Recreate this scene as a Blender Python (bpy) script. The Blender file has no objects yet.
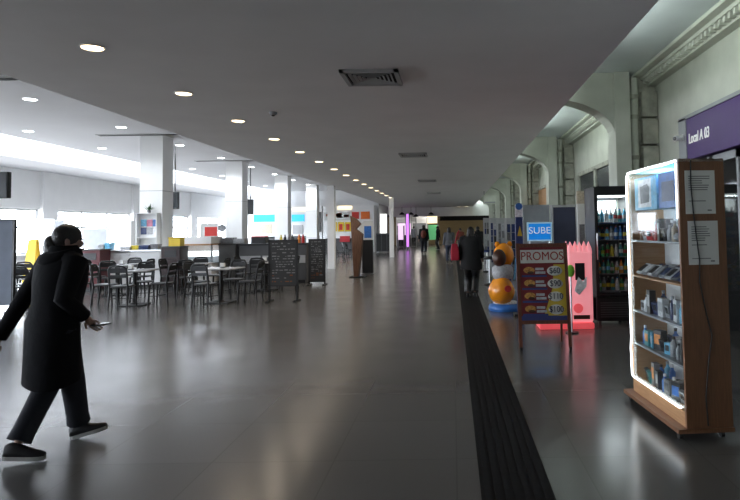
import bpy, bmesh, math, random
from mathutils import Vector, Matrix, Euler
R = math.radians
random.seed(7)
SC = bpy.context.scene
COL = SC.collection

# ------------------------------------------------------------------ camera
F = 600.0
cam = bpy.data.cameras.new('camera'); co = bpy.data.objects.new('camera', cam); COL.objects.link(co)
PITCH, ROLL, EYE = R(2.9), R(-0.9), 1.5
rot = Euler((R(90) + PITCH, 0, 0)).to_matrix() @ Matrix.Rotation(ROLL, 3, 'Z')
co.matrix_world = Matrix.Translation((0, 0, EYE)) @ rot.to_4x4()
v = rot.transposed() @ Vector((0, 1, 0))
PPX = 453 - F * v.x / -v.z
PPY = 229 + F * v.y / -v.z
cam.sensor_width = 36; cam.sensor_fit = 'HORIZONTAL'; cam.lens = 36 * F / 740
cam.shift_x = (370 - PPX) / 740; cam.shift_y = (PPY - 250) / 740
cam.clip_end = 300
SC.camera = co

def ray(px, py): return rot @ Vector(((px - PPX) / F, -(py - PPY) / F, -1))
def P(px, py, Y):
    d = ray(px, py); return Vector((0, 0, EYE)) + d * (Y / d.y)
def C(px, py, z):
    d = ray(px, py); return Vector((0, 0, EYE)) + d * ((z - EYE) / d.z)
def G(px, py):
    d = ray(px, py); return Vector((0, 0, EYE)) + d * (-EYE / d.z)

# ------------------------------------------------------------------ materials
def mat(name, col, rough=.5, metal=0, spec=.5, var=.06, vscale=6, bump=0, bscale=60, em=None, es=0, alpha=None):
    m = bpy.data.materials.new(name); m.use_nodes = True
    nt = m.node_tree; b = nt.nodes['Principled BSDF']
    b.inputs['Roughness'].default_value = rough; b.inputs['Metallic'].default_value = metal
    b.inputs['Specular IOR Level'].default_value = spec
    c = (*col, 1)
    b.inputs['Base Color'].default_value = c
    tc = nt.nodes.new('ShaderNodeTexCoord')
    if var:
        n = nt.nodes.new('ShaderNodeTexNoise'); n.inputs['Scale'].default_value = vscale; n.inputs['Detail'].default_value = 4
        nt.links.new(tc.outputs['Object'], n.inputs['Vector'])
        r = nt.nodes.new('ShaderNodeValToRGB')
        r.color_ramp.elements[0].position = .3; r.color_ramp.elements[1].position = .7
        r.color_ramp.elements[0].color = (*[x * (1 - var) for x in col], 1)
        r.color_ramp.elements[1].color = (*[min(1, x * (1 + var)) for x in col], 1)
        nt.links.new(n.outputs['Fac'], r.inputs['Fac']); nt.links.new(r.outputs['Color'], b.inputs['Base Color'])
    if bump:
        n2 = nt.nodes.new('ShaderNodeTexNoise'); n2.inputs['Scale'].default_value = bscale
        nt.links.new(tc.outputs['Object'], n2.inputs['Vector'])
        bp = nt.nodes.new('ShaderNodeBump'); bp.inputs['Strength'].default_value = bump; bp.inputs['Distance'].default_value = .02
        nt.links.new(n2.outputs['Fac'], bp.inputs['Height']); nt.links.new(bp.outputs['Normal'], b.inputs['Normal'])
    if em:
        b.inputs['Emission Color'].default_value = (*em, 1); b.inputs['Emission Strength'].default_value = es
    return m

def wood(name, c1, c2, rough=.5, sc=(1, 1, 14)):
    m = mat(name, c1, rough, var=0); nt = m.node_tree; b = nt.nodes['Principled BSDF']
    tc = nt.nodes.new('ShaderNodeTexCoord'); mp = nt.nodes.new('ShaderNodeMapping'); mp.inputs['Scale'].default_value = sc
    n = nt.nodes.new('ShaderNodeTexNoise'); n.inputs['Scale'].default_value = 6; n.inputs['Detail'].default_value = 6
    r = nt.nodes.new('ShaderNodeValToRGB'); r.color_ramp.elements[0].color = (*c1, 1); r.color_ramp.elements[1].color = (*c2, 1)
    r.color_ramp.elements[0].position = .35; r.color_ramp.elements[1].position = .68
    nt.links.new(tc.outputs['Object'], mp.inputs['Vector']); nt.links.new(mp.outputs['Vector'], n.inputs['Vector'])
    nt.links.new(n.outputs['Fac'], r.inputs['Fac']); nt.links.new(r.outputs['Color'], b.inputs['Base Color'])
    return m

def glassmat(name, tint=(1, 1, 1), refl=.1):
    m = bpy.data.materials.new(name); m.use_nodes = True; nt = m.node_tree; nt.nodes.clear()
    o = nt.nodes.new('ShaderNodeOutputMaterial'); mx = nt.nodes.new('ShaderNodeMixShader')
    t = nt.nodes.new('ShaderNodeBsdfTransparent'); t.inputs['Color'].default_value = (*tint, 1)
    g = nt.nodes.new('ShaderNodeBsdfGlossy'); g.inputs['Roughness'].default_value = .04
    mx.inputs['Fac'].default_value = refl
    nt.links.new(t.outputs[0], mx.inputs[1]); nt.links.new(g.outputs[0], mx.inputs[2]); nt.links.new(mx.outputs[0], o.inputs['Surface'])
    return m

def floor_material():
    m = bpy.data.materials.new('polished_floor_tiles'); m.use_nodes = True; nt = m.node_tree; b = nt.nodes['Principled BSDF']
    tc = nt.nodes.new('ShaderNodeTexCoord')
    br = nt.nodes.new('ShaderNodeTexBrick'); br.offset = 0; br.inputs['Scale'].default_value = 1.0
    br.inputs['Brick Width'].default_value = .8; br.inputs['Row Height'].default_value = .8; br.inputs['Mortar Size'].default_value = .005
    br.inputs['Mortar Smooth'].default_value = .3
    br.inputs['Color1'].default_value = (.118, .113, .108, 1); br.inputs['Color2'].default_value = (.127, .122, .117, 1)
    br.inputs['Mortar'].default_value = (.104, .100, .095, 1)
    nt.links.new(tc.outputs['Object'], br.inputs['Vector'])
    n = nt.nodes.new('ShaderNodeTexNoise'); n.inputs['Scale'].default_value = 1.7; n.inputs['Detail'].default_value = 6
    nt.links.new(tc.outputs['Object'], n.inputs['Vector'])
    mr = nt.nodes.new('ShaderNodeMapRange'); mr.inputs['To Min'].default_value = .16; mr.inputs['To Max'].default_value = .27
    nt.links.new(n.outputs['Fac'], mr.inputs['Value']); nt.links.new(mr.outputs['Result'], b.inputs['Roughness'])
    sp = nt.nodes.new('ShaderNodeTexNoise'); sp.inputs['Scale'].default_value = 160; sp.inputs['Detail'].default_value = 2
    nt.links.new(tc.outputs['Object'], sp.inputs['Vector'])
    mx = nt.nodes.new('ShaderNodeMix'); mx.data_type = 'RGBA'; mx.blend_type = 'MULTIPLY'; mx.inputs['Factor'].default_value = .5
    rp = nt.nodes.new('ShaderNodeValToRGB'); rp.color_ramp.elements[0].color = (.55, .55, .55, 1); rp.color_ramp.elements[1].color = (1.35, 1.35, 1.35, 1)
    nt.links.new(sp.outputs['Fac'], rp.inputs['Fac'])
    nt.links.new(br.outputs['Color'], mx.inputs[6]); nt.links.new(rp.outputs['Color'], mx.inputs[7])
    nt.links.new(mx.outputs[2], b.inputs['Base Color'])
    b.inputs['Specular IOR Level'].default_value = .5
    return m

M = {}
M['floor'] = floor_material()
M['ceil'] = mat('painted_plaster_ceiling', (.86, .845, .845), .85, var=.03, vscale=1.2, bump=.05, bscale=3)
M['white'] = mat('white_paint', (.90, .90, .90), .6, var=.02, vscale=2)
M['ceil_left'] = mat('white_ceiling_board', (.66, .66, .68), .8, var=.02, vscale=1)
M['cream'] = mat('cream_plaster', (.56, .58, .51), .8, var=.10, vscale=2.2, bump=.1, bscale=14)
M['cream_old'] = mat('stained_cream_plaster', (.40, .40, .34), .85, var=.30, vscale=5, bump=.2, bscale=20)
M['vault'] = mat('pale_vault_plaster', (.62, .68, .68), .85, var=.06, vscale=1.5)
M['tactile'] = mat('black_ribbed_rubber', (.008, .008, .009), .8, spec=.2, var=.2, vscale=20)
M['black'] = mat('black_plastic', (.012, .012, .013), .4)
M['blacksteel'] = mat('black_powder_steel', (.007, .007, .008), .5, var=.1)
M['darkgrey'] = mat('dark_grey_laminate', (.07, .07, .072), .5)
M['grey'] = mat('grey_laminate', (.30, .31, .33), .5)
M['bluegrey'] = mat('blue_grey_felt_panel', (.17, .19, .23), .9)
M['navygrey'] = mat('navy_grey_felt_panel', (.05, .055, .095), .9)
M['steel'] = mat('brushed_steel', (.55, .56, .57), .3, metal=1, var=.05)
M['cardbrown'] = wood('brown_melamine_wood', (.17, .072, .032), (.23, .10, .045), .45, (14, 14, 1))
M['woodlight'] = wood('light_wood_trim', (.42, .22, .10), (.52, .29, .14), .5)
M['woodred'] = wood('red_brown_wood', (.10, .03, .015), (.16, .05, .025), .5, (14, 14, 1))
M['brownwood'] = wood('sculpture_brown_wood', (.15, .07, .04), (.24, .12, .07), .6, (10, 10, 1))
M['tabletop'] = mat('pale_laminate_tabletop', (.42, .42, .43), .25)
M['seat'] = mat('worn_dark_seat', (.022, .022, .024), .35)
M['glass'] = glassmat('clear_glass', (.96, .98, .98), .07)
M['winglass'] = glassmat('window_glass', (.95, .97, 1), .05)
M['red'] = mat('red_plastic', (.50, .02, .03), .4)
M['darkred'] = mat('dark_red_laminate', (.10, .008, .012), .5)
M['maroon'] = mat('brown_maroon_laminate', (.025, .009, .009), .5)
M['yellow'] = mat('yellow_plastic', (.80, .55, .03), .45)
M['orange'] = mat('orange_gloss_plastic', (.85, .30, .015), .25)
M['brown'] = mat('dark_brown_plastic', (.06, .02, .01), .4)
M['blue'] = mat('blue_plastic', (.03, .16, .50), .4)
M['skyblue'] = mat('sky_blue_sign_face', (.03, .42, .70), .4, em=(.03, .5, .85), es=.5)
M['subeblue'] = mat('sube_blue_sign', (.01, .20, .62), .4, em=(.0, .22, .75), es=.35)
M['paper'] = mat('white_paper', (.72, .72, .70), .8, var=.03)
M['ink'] = mat('grey_printed_ink', (.20, .20, .20), .8)
M['purple'] = mat('purple_fascia', (.062, .022, .15), .45, var=.04)
M['signwhite'] = mat('white_sign_letters', (.85, .85, .85), .5, em=(1, 1, 1), es=.15)
M['pink'] = mat('pink_backlit_plastic', (.85, .40, .43), .4, em=(1, .30, .34), es=.38)
M['pinkred'] = mat('red_backlit_plastic', (.75, .12, .13), .4, em=(1, .10, .12), es=.3)
M['led'] = mat('led_strip_light', (1, 1, 1), .5, var=0, em=(.86, .96, 1), es=5)
M['warmlamp'] = mat('warm_lamp_diffuser', (1, 1, 1), .5, var=0, em=(1, .74, .42), es=4.5)
M['coollamp'] = mat('cool_lamp_diffuser', (1, 1, 1), .5, var=0, em=(.90, .96, 1), es=8)
M['fridgelight'] = mat('fridge_light_panel', (1, 1, 1), .5, var=0, em=(.88, .97, .97), es=2.2)
M['litwarm'] = mat('warm_backlit_sign', (1, .9, .7), .5, var=0, em=(1, .78, .45), es=1.0)
M['litwhite'] = mat('white_backlit_panel', (1, 1, 1), .5, var=0, em=(1, .98, .96), es=1.0)
M['counterlight'] = mat('counter_tube_light', (1, 1, 1), .5, var=0, em=(.85, .96, 1), es=1.6)
M['violet'] = mat('violet_lit_panel', (.7, .3, .8), .5, var=0, em=(.62, .20, .85), es=1.0)
M['pinkwhite'] = mat('pinkish_lit_panel', (.8, .6, .8), .5, var=0, em=(.9, .65, .9), es=.7)
M['greenlit'] = mat('green_lit_screen', (.1, .4, .2), .5, var=0, em=(.10, .38, .15), es=.4)
M['tealplaster'] = mat('beige_shop_wall', (.26, .20, .10), .8)
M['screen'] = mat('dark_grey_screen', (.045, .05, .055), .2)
M['skin'] = mat('skin', (.33, .19, .14), .5)
M['hair'] = mat('dark_hair', (.012, .009, .008), .5, bump=.3, bscale=90)
M['blackcoat'] = mat('black_padded_fabric', (.0045, .0045, .006), .9, spec=.2, bump=.35, bscale=14)
M['blackcoat2'] = mat('black_wool_coat', (.008, .008, .009), .9)
M['jeans'] = mat('dark_denim', (.009, .011, .018), .85, bump=.15, bscale=40)
M['bluejeans'] = mat('blue_denim', (.05, .065, .11), .85)
M['sole'] = mat('pale_rubber_sole', (.45, .45, .43), .6)
M['greyjacket'] = mat('grey_jacket', (.12, .13, .15), .85)
M['pack'] = mat('rust_red_backpack_fabric', (.16, .035, .02), .8)
M['redbag'] = mat('red_bag_fabric', (.42, .012, .035), .6)
M['chalkboard'] = mat('chalkboard_black', (.022, .023, .024), .55)
M['chalk'] = mat('white_chalk', (.20, .20, .20), .9)
M['chalkorange'] = mat('orange_chalk', (.22, .07, .02), .9)
M['green'] = mat('leaf_green', (.04, .12, .04), .6)
M['pagegreen'] = mat('bright_green_plastic', (.25, .65, .05), .5)
M['vent'] = mat('vent_enamel', (.42, .42, .42), .5)
M['dark'] = mat('dark_void', (.01, .01, .01), .9)
M['wallred'] = mat('red_print', (.55, .03, .02), .6)
M['wallorange'] = mat('orange_print', (.75, .16, .02), .6)
M['boardred'] = mat('promo_board_red_print', (.17, .012, .015), .5)
M['boardblue'] = mat('promo_board_blue_print', (.03, .04, .16), .5)
M['boardyellow'] = mat('promo_board_yellow_print', (.50, .36, .03), .5)
M['boardgold'] = mat('promo_food_gold_print', (.45, .22, .05), .5, var=.5, vscale=40)
M['boardwhite'] = mat('promo_board_white_print', (.62, .62, .58), .5)
PAL = {}
for nm, c in dict(white=(.75, .76, .78), black=(.02, .02, .022), silver=(.4, .41, .43), grey=(.18, .18, .19), blue=(.04, .16, .5), cyan=(.15, .5, .75),
                  teal=(.05, .28, .3), brown=(.2, .09, .05), red=(.5, .03, .03), orange=(.75, .25, .03), yellow=(.7, .55, .05), green=(.05, .3, .1), pink=(.6, .2, .3), beige=(.5, .42, .32), navy=(.02, .04, .14)).items():
    PAL[nm] = mat(nm + '_packaging', c, .35, var=.25, vscale=25)

# ------------------------------------------------------------------ mesh builder
class MB:
    def __init__(s): s.v = []; s.f = []; s.m = []; s.s = []
    def add(s, vs, fs, mi=0, smooth=False):
        o = len(s.v); s.v += [tuple(x) for x in vs]
        for f in fs: s.f.append(tuple(i + o for i in f)); s.m.append(mi); s.s.append(smooth)
        return s
    def box(s, c, d, mi=0, rz=0, rx=0, ry=0):
        x, y, z = [k / 2 for k in d]; mt = Euler((rx, ry, rz)).to_matrix(); c = Vector(c)
        vs = [c + mt @ Vector(p) for p in ((-x, -y, -z), (x, -y, -z), (x, y, -z), (-x, y, -z), (-x, -y, z), (x, -y, z), (x, y, z), (-x, y, z))]
        return s.add(vs, [(0, 3, 2, 1), (4, 5, 6, 7), (0, 1, 5, 4), (1, 2, 6, 5), (2, 3, 7, 6), (3, 0, 4, 7)], mi)
    def bb(s, x0, x1, y0, y1, z0, z1, mi=0): return s.box(((x0 + x1) / 2, (y0 + y1) / 2, (z0 + z1) / 2), (x1 - x0, y1 - y0, z1 - z0), mi)
    def loft(s, rings, mi=0, cap=True, smooth=True):
        n = len(rings[0]); vs = [p for r in rings for p in r]; fs = []
        for k in range(len(rings) - 1):
            for i in range(n):
                j = (i + 1) % n; fs.append((k * n + i, k * n + j, (k + 1) * n + j, (k + 1) * n + i))
        s.add(vs, fs, mi, smooth)
        if cap:
            s.add(rings[0], [tuple(range(n - 1, -1, -1))], mi, False); s.add(rings[-1], [tuple(range(n))], mi, False)
        return s
    def cyl(s, p0, p1, r0, r1=None, n=12, mi=0, cap=True):
        return s.tube([p0, p1], [r0, r0 if r1 is None else r1], n, mi, cap)
    def tube(s, pts, rad, n=10, mi=0, cap=True):
        pts = [Vector(p) for p in pts]
        if not isinstance(rad, (list, tuple)): rad = [rad] * len(pts)
        rings = []; ref = None
        for i, p in enumerate(pts):
            t = (pts[min(i + 1, len(pts) - 1)] - pts[max(i - 1, 0)]).normalized()
            if ref is None or abs(ref.dot(t)) > .95: ref = Vector((1, 0, 0)) if abs(t.x) < .8 else Vector((0, 1, 0))
            a = (ref - t * ref.dot(t)).normalized(); b = t.cross(a); ref = a
            r = rad[i]; r = (r, r) if not isinstance(r, (list, tuple)) else r
            rings.append([p + a * r[0] * math.cos(q) + b * r[1] * math.sin(q) for q in [2 * math.pi * k / n for k in range(n)]])
        return s.loft(rings, mi, cap)
    def lathe(s, prof, c=(0, 0, 0), n=20, mi=0):
        c = Vector(c)
        return s.loft([[c + Vector((r * math.cos(2 * math.pi * k / n), r * math.sin(2 * math.pi * k / n), z)) for k in range(n)] for r, z in prof], mi)
    def ell(s, c, rx, ry, rz, n=16, m=10, mi=0, f=None):
        c = Vector(c); rings = []
        for i in range(m + 1):
            a = -math.pi / 2 + math.pi * min(max(i / m, .02), .98)
            ring = []
            for k in range(n):
                b = 2 * math.pi * k / n
                p = Vector((math.cos(a) * math.cos(b), math.cos(a) * math.sin(b), math.sin(a)))
                if f: p = f(p)
                ring.append(c + Vector((p.x * rx, p.y * ry, p.z * rz)))
            rings.append(ring)
        return s.loft(rings, mi)
    def prism(s, poly, d, mi=0):
        poly = [Vector(p) for p in poly]; d = Vector(d); n = len(poly)
        s.add(poly + [p + d for p in poly], [tuple(range(n - 1, -1, -1)), tuple(range(n, 2 * n))] + [(i, (i + 1) % n, n + (i + 1) % n, n + i) for i in range(n)], mi)
        return s
    def build(s, name, mats, parent=None, loc=None, rz=0, bev=0, kind=None):
        me = bpy.data.meshes.new(name); me.from_pydata(s.v, [], s.f)
        if not isinstance(mats, (list, tuple)): mats = [mats]
        for m in mats: me.materials.append(m)
        for p, mi, sm in zip(me.polygons, s.m, s.s): p.material_index = min(mi, len(mats) - 1); p.use_smooth = sm
        bm = bmesh.new(); bm.from_mesh(me); bmesh.ops.recalc_face_normals(bm, faces=bm.faces); bm.to_mesh(me); bm.free()
        o = bpy.data.objects.new(name, me); COL.objects.link(o)
        if parent: o.parent = parent
        if loc is not None: o.location = loc
        o.rotation_euler.z = rz
        if bev:
            b = o.modifiers.new('bevel', 'BEVEL'); b.width = bev; b.segments = 2; b.limit_method = 'ANGLE'; b.angle_limit = R(50)
        if kind: o['kind'] = kind
        return o

def struct(name, mb, m, bev=0): return mb.build(name, m, kind='structure', bev=bev)
def tag(o, label, cat, group=None, kind=None):
    o['label'] = label; o['category'] = cat
    if group: o['group'] = group
    if kind: o['kind'] = kind
    return o
def thing(name, label, cat, loc=(0, 0, 0), rz=0, group=None):
    o = bpy.data.objects.new(name, None); COL.objects.link(o); o.location = loc; o.rotation_euler = (0, 0, rz); o.empty_display_size = .1
    return tag(o, label, cat, group)
def copy_tree(o, parent=None):
    c = o.copy(); COL.objects.link(c)
    if parent: c.parent = parent
    for ch in list(o.children): copy_tree(ch, c)
    return c
def text(name, body, size, m, parent, loc, rot_, extrude=.002, align='CENTER', sx=1, shear=0, bold=.0):
    cu = bpy.data.curves.new(name, 'FONT'); cu.body = body; cu.size = size; cu.extrude = extrude; cu.align_x = align; cu.align_y = 'CENTER'; cu.shear = shear; cu.offset = bold
    t = bpy.data.objects.new(name + '_tmp', cu); COL.objects.link(t)
    me = bpy.data.meshes.new_from_object(t.evaluated_get(bpy.context.evaluated_depsgraph_get()))
    bpy.data.objects.remove(t); me.materials.clear(); me.materials.append(m)
    o = bpy.data.objects.new(name, me); COL.objects.link(o)
    if parent: o.parent = parent
    o.location = loc; o.rotation_euler = rot_; o.scale.x = sx
    return o
FACE_NEAR = (R(90), 0, 0)
FACE_LEFT = (R(90), 0, R(-90))
ORD = ['first', 'second', 'third', 'fourth', 'fifth', 'sixth', 'seventh', 'eighth', 'ninth', 'tenth', 'eleventh', 'twelfth', 'thirteenth', 'fourteenth', 'fifteenth', 'sixteenth', 'seventeenth', 'eighteenth', 'nineteenth', 'twentieth']

# ------------------------------------------------------------------ setting
YB, YE = -7.0, 49.0            # back wall, end beam
XL, XR = -16.0, 3.45
ZC, ZL, ZO, ZV = 3.3, 4.4, 3.97, 4.05
b = MB().bb(XL - .3, 6.4, YB - .3, 62, -.2, 0); struct('floor', b, M['floor'])
b = MB(); b.bb(.135, .545, YB, 48, 0, .004)
for k in range(7): b.bb(.16 + k * .055, .19 + k * .055, YB, 48, .004, .008)
struct('tactile_strip', b, M['tactile'])
b = MB().bb(-4.99, 1.675, YB, YE, ZC, ZC + .12); struct('ceiling', b, M['ceil'])
b = MB().bb(-12.8, -4.99, YB, YE, ZL, ZL + .12); b.bb(-12.8, -12.7, YB, YE, ZL + .12, 5.3); struct('ceiling_left', b, M['ceil_left'])
b = MB().bb(-5.11, -4.99, YB, YE, ZC + .12, ZL); struct('wall_bulkhead', b, M['white'])
b = MB().bb(XL, -13.8, YB, YE, ZO, ZO + .12); struct('ceiling_outer', b, M['ceil_left'])
b = MB().bb(-13.8, -13.7, YB, YE, ZO, 5.3); struct('wall_skylight', b, M['white'])
b = MB()
b.bb(-13.75, -12.75, YB, YE, 5.3, 5.31); o = struct('skylight_glass', b, M['winglass'])
b = MB()
for k in range(20):
    b.bb(-13.7, -12.8, YB + 1.4 + k * 2.8, YB + 1.46 + k * 2.8, 5.22, 5.3)
struct('skylight_bars', b, M['white'])

# left wall with window bays
PIER = [23.7 + 6.6 * k for k in range(-5, 4)]
b = MB().bb(XL - .3, XL, YB, YE, 0, .8); b.bb(XL - .3, XL, YB, YE, 2.52, ZO + .12)
for y in PIER:
    b.bb(XL - .3, XL + .12, y - .45, y + .45, 0, ZO)
struct('wall_left', b, M['white'])
n = 0
for y0, y1 in zip(PIER[:-1], PIER[1:]):
    n += 1
    a, c = y0 + .45, y1 - .45
    w = bpy.data.objects.new('window_%d' % n, None); COL.objects.link(w); w.location = (XL - .15, (a + c) / 2, .8); w['kind'] = 'structure'
    L = c - a; fb = MB(); hh = 1.72
    for t in (-L / 2 + .04, -L / 6, L / 6, L / 2 - .04): fb.bb(-.04, .04, t - .04, t + .04, 0, hh)
    for z in (.04, 1.02, hh - .04): fb.bb(-.035, .035, -L / 2, L / 2, z - .035, z + .035)
    fb.build('window_frame', M['steel'], w)
    MB().bb(-.004, .004, -L / 2, L / 2, 0, hh).build('pane', M['winglass'], w)
    MB().bb(.05, .3, -L / 2, L / 2, -.04, 0).build('window_sill', M['white'], w)

# right wall, cornice, vault, piers
b = MB()
b.bb(XR, XR + .3, 8.55, 62, 0, 4.4); b.bb(XR, XR + .3, YB, 8.55, 3.02, 4.4); b.bb(XR, XR + .3, YB, 3.0, 0, 3.02); b.bb(XR, XR + .3, 3.0, 8.55, 2.98, 3.1)
struct('wall_right', b, M['cream'])
b = MB().bb(1.675, XR + .3, YB, YE + 2, ZV, ZV + .12); b.bb(1.555, 1.675, YB, YE, ZC + .12, ZV + .12); struct('ceiling_right', b, M['vault'])
b = MB(); b.bb(3.08, XR, YB, YE, ZV - .05, ZV); b.bb(3.2, XR, YB, YE, ZV - .1, ZV - .05); b.bb(3.3, XR, YB, YE, ZV - .2, ZV - .1)
yy = YB
while yy < 40:
    b.bb(3.22, 3.3, yy, yy + .06, ZV - .17, ZV - .1); yy += .13
struct('cornice_right', b, M['cream'])
b = MB().bb(XR - .02, XR, 8.6, 48, 0, .15); struct('baseboard_right', b, M['cream_old'])
for k, y in enumerate([2.85, 9.8, 16.75, 23.6, 30.5, 37.4, 44.3]):
    b = MB(); b.bb(2.7, 2.95, y, y + .5, 0, ZV)
    # transverse arch
    pts = [(2.7 - 1.2 * (1 - math.cos(R(90 * i / 12))), 3.02 + .62 * math.sin(R(90 * i / 12))) for i in range(13)]
    for (xa, za), (xb, zb) in zip(pts[:-1], pts[1:]):
        b.prism([(xa, y + .05, za), (xb, y + .05, zb), (xb, y + .05, ZV), (xa, y + .05, ZV)], (0, .42, 0))
    struct('pier', b, M['cream'])
    b = MB(); b.bb(2.95, XR, y + .22, y + .5, 0, ZV - .05, 0)
    z = .1
    while z < 3.7:
        b.bb(3.18, XR - .01, y + .1, y + .25, z, z + .42, 0); z += .46
    struct('pilaster', b, M['cream_old'], bev=.008)
    t = thing('drain_pipe', 'painted drain pipe running up beside the %s wall pier' % (['nearest', 'second', 'third', 'fourth', 'fifth', 'sixth', 'farthest'][k]), 'pipe', (3.05, y + .14, 0), 0, 'drain pipes on the right wall')
    MB().tube([(0, 0, 0.02), (0, 0, 3.3), (.02, .02, 3.45), (.02, .02, 3.98)], .062, 12).build('pipe', M['cream'], t)
    for z in (.9, 1.8, 2.6, 3.28, 3.62): MB().cyl((0, 0, z), (0, 0, z + .07), .075, n=12).build('collar', M['cream_old'], t)
# end beam and far hall
b = MB().bb(XL - .3, 3.7, YE, YE + .3, 2.56, 5.4); struct('beam_end', b, M['white'])
b = MB().bb(XL, 3.7, YE + .3, 62, 2.9, 3.0); struct('ceiling_far', b, M['ceil'])
b = MB().bb(XL - .3, 6.4, 60, 60.2, 0, 3); struct('wall_far', b, M['tealplaster'])
b = MB(); b.bb(XL - .3, 6.4, YB - .3, YB, 0, 5.4); struct('wall_back', b, M['grey'])
b = MB().bb(XL - .3, XL, YE, 62, 0, 4.5); struct('wall_left_far', b, M['white'])
b = MB().bb(XL, -5.3, 43.0, 43.2, 0, ZL); b.bb(-5.4, -5.3, 43.2, 49, 0, ZL); struct('wall_stalls', b, M['white'])
# white square columns of the food court, and slim white posts at the ceiling edge
for k, y in enumerate([11, 17.55, 24.2, 30.9, 37.5]):
    if k == 0: continue
    b = MB(); b.bb(-9.17, -8.5, y, y + .67, 0, ZL)
    b.bb(-9.185, -8.485, y - .015, y + .685, 0, .12)
    for z in (1.1, 2.75): b.bb(-9.172, -8.498, y - .002, y + .672, z, z + .012, 1)
    struct('column', b, [M['white'], M['grey']])
b = MB().bb(-4.97, -4.70, 23.8, 24.07, 0, ZC); struct('post', b, M['white'])
b = MB().bb(-3.5, -3.26, 33, 33.24, 0, ZC); struct('post', b, M['white'])

# ------------------------------------------------------------------ ceiling fittings
def downlight(loc, label, group, lamp, s=1.0):
    t = thing('downlight', label, 'ceiling light', loc, 0, group); t.scale = (s, s, 1)
    MB().lathe([(.10, .0), (.125, -.012), (.135, -.008), (.135, 0.0)], n=24).build('trim_ring', M['white'], t)
    MB().cyl((0, 0, -.006), (0, 0, -.014), .112, n=24).build('lamp_diffuser', lamp, t)
    return t
N = 0
src = None
for k in range(15):
    y = 5.68 + 1.955 * k
    lab = 'warm round ceiling light, ' + ('nearest of the long row' if k == 0 else 'farthest of the long row' if k == 14 else '%s from the near end of the long row' % ORD[k])
    if src is None: src = downlight((-3.435, y, ZC), lab, 'warm downlights in the corridor ceiling', M['warmlamp'], .84)
    else:
        t = copy_tree(src); t.location = (-3.435, y, ZC); t['label'] = lab
src = None
for r_, x in enumerate((-8.94, -11.74)):
    for k in range(8):
        y = 12.62 + 3.5 * k + (.4 if r_ else 0)
        lab = 'cool white downlight, %s from the near end of the %s food court row' % (ORD[k], ('inner', 'outer')[r_])
        if src is None: src = downlight((x, y, ZL), lab, 'cool downlights over the food court', M['coollamp'], 1.1)
        else:
            t = copy_tree(src); t.location = (x, y, ZL); t['label'] = lab
for x, s_ in ((.5, 'left'), (1.1, 'right')):
    downlight((x, 48.0, ZC), 'small warm ceiling spot at the far end of the corridor, %s one of two' % s_, 'far ceiling spots', M['warmlamp'])
def diffuser(x, y, s, label):
    t = thing('ceiling_vent', label, 'vent', (x, y, ZC), 0, 'square air diffusers')
    h = s / 2
    f = MB()
    for a in ((-h, h, -h, -h + .05), (-h, h, h - .05, h), (-h, -h + .05, -h, h), (h - .05, h, -h, h)): f.bb(*a, -.035, 0)
    f.build('frame', M['vent'], t)
    MB().bb(-h + .05, h - .05, -h + .05, h - .05, -.008, -.002).build('duct_mouth', M['dark'], t)
    l = MB()
    for k in range(1, 6):
        q = (h - .05) * k / 6
        for sx, sy in ((1, 0), (-1, 0), (0, 1), (0, -1)):
            if sx: l.box((sx * q, 0, -.022), (.036, 2 * q, .003), ry=sx * R(40))
            else: l.box((0, sy * q, -.022), (2 * q, .036, .003), rx=-sy * R(40))
    l.build('louvre', M['vent'], t)
for (x, y, lab) in ((-.92, 6.95, 'nearest and largest looking square ceiling vent'), (-.92, 14.3, 'second square ceiling vent along the corridor'), (-.92, 22.0, 'third square ceiling vent along the corridor'), (-.92, 29.5, 'farthest square ceiling vent along the corridor')):
    diffuser(x, y, .66, lab)
t = thing('smoke_detector', 'small dark smoke detector on the corridor ceiling beside the light row', 'smoke detector', (-2.68, 8.95, ZC))
MB().lathe([(.06, 0), (.06, -.02), (.045, -.045), (.02, -.05)], n=16).build('housing', M['grey'], t)
MB().lathe([(.025, -.045), (.025, -.06), (.01, -.065)], n=12).build('sensor', M['black'], t)
for k, y in enumerate((11.0, 17.5, 24.15)):
    t = thing('slot_vent', 'dark slot vent in the food court ceiling %s' % ('at the left edge of the photo', 'beside the nearest white column', 'beside the second white column')[k], 'vent', (-8.8, y - .12, ZL), 0, 'slot vents in the food court ceiling')
    MB().bb(-1.5, 1.0, -.1, .1, -.02, 0).build('slot', M['dark'], t)
    f = MB(); f.bb(-1.52, 1.02, -.12, -.1, -.025, 0); f.bb(-1.52, 1.02, .1, .12, -.025, 0); f.build('frame', M['vent'], t)
# hanging screens
def hang_tv(x, y, ztop, w, h, label, rz=0):
    t = thing('hanging_screen', label, 'screen', (x, y, ZL), rz, 'hanging screens')
    MB().bb(-w / 2, w / 2, -.04, .04, ztop - h - ZL, ztop - ZL).build('screen_case', M['black'], t, bev=.01)
    MB().bb(-w / 2 + .02, w / 2 - .02, -.046, -.039, ztop - h - ZL + .02, ztop - ZL - .02).build('display', M['screen'], t)
    MB().cyl((0, 0, ztop - ZL - .02), (0, 0, 0), .02).build('hanger', M['blacksteel'], t)
p = P(-6, 186, 9.5); hang_tv(p.x, 9.5, P(0, 172, 9.5).z, .5, .42, 'dark screen hanging at the left edge of the photo')
p = P(175, 200, 19.6); hang_tv(p.x, 19.6, P(175, 192, 19.6).z, .26, .56, 'dark narrow screen hanging behind the nearest white column', R(8))
p = P(250.5, 207, 26.5); hang_tv(p.x, 26.5, P(250, 199.5, 26.5).z, .26, .66, 'dark narrow screen hanging behind the second white column', R(8))

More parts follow.
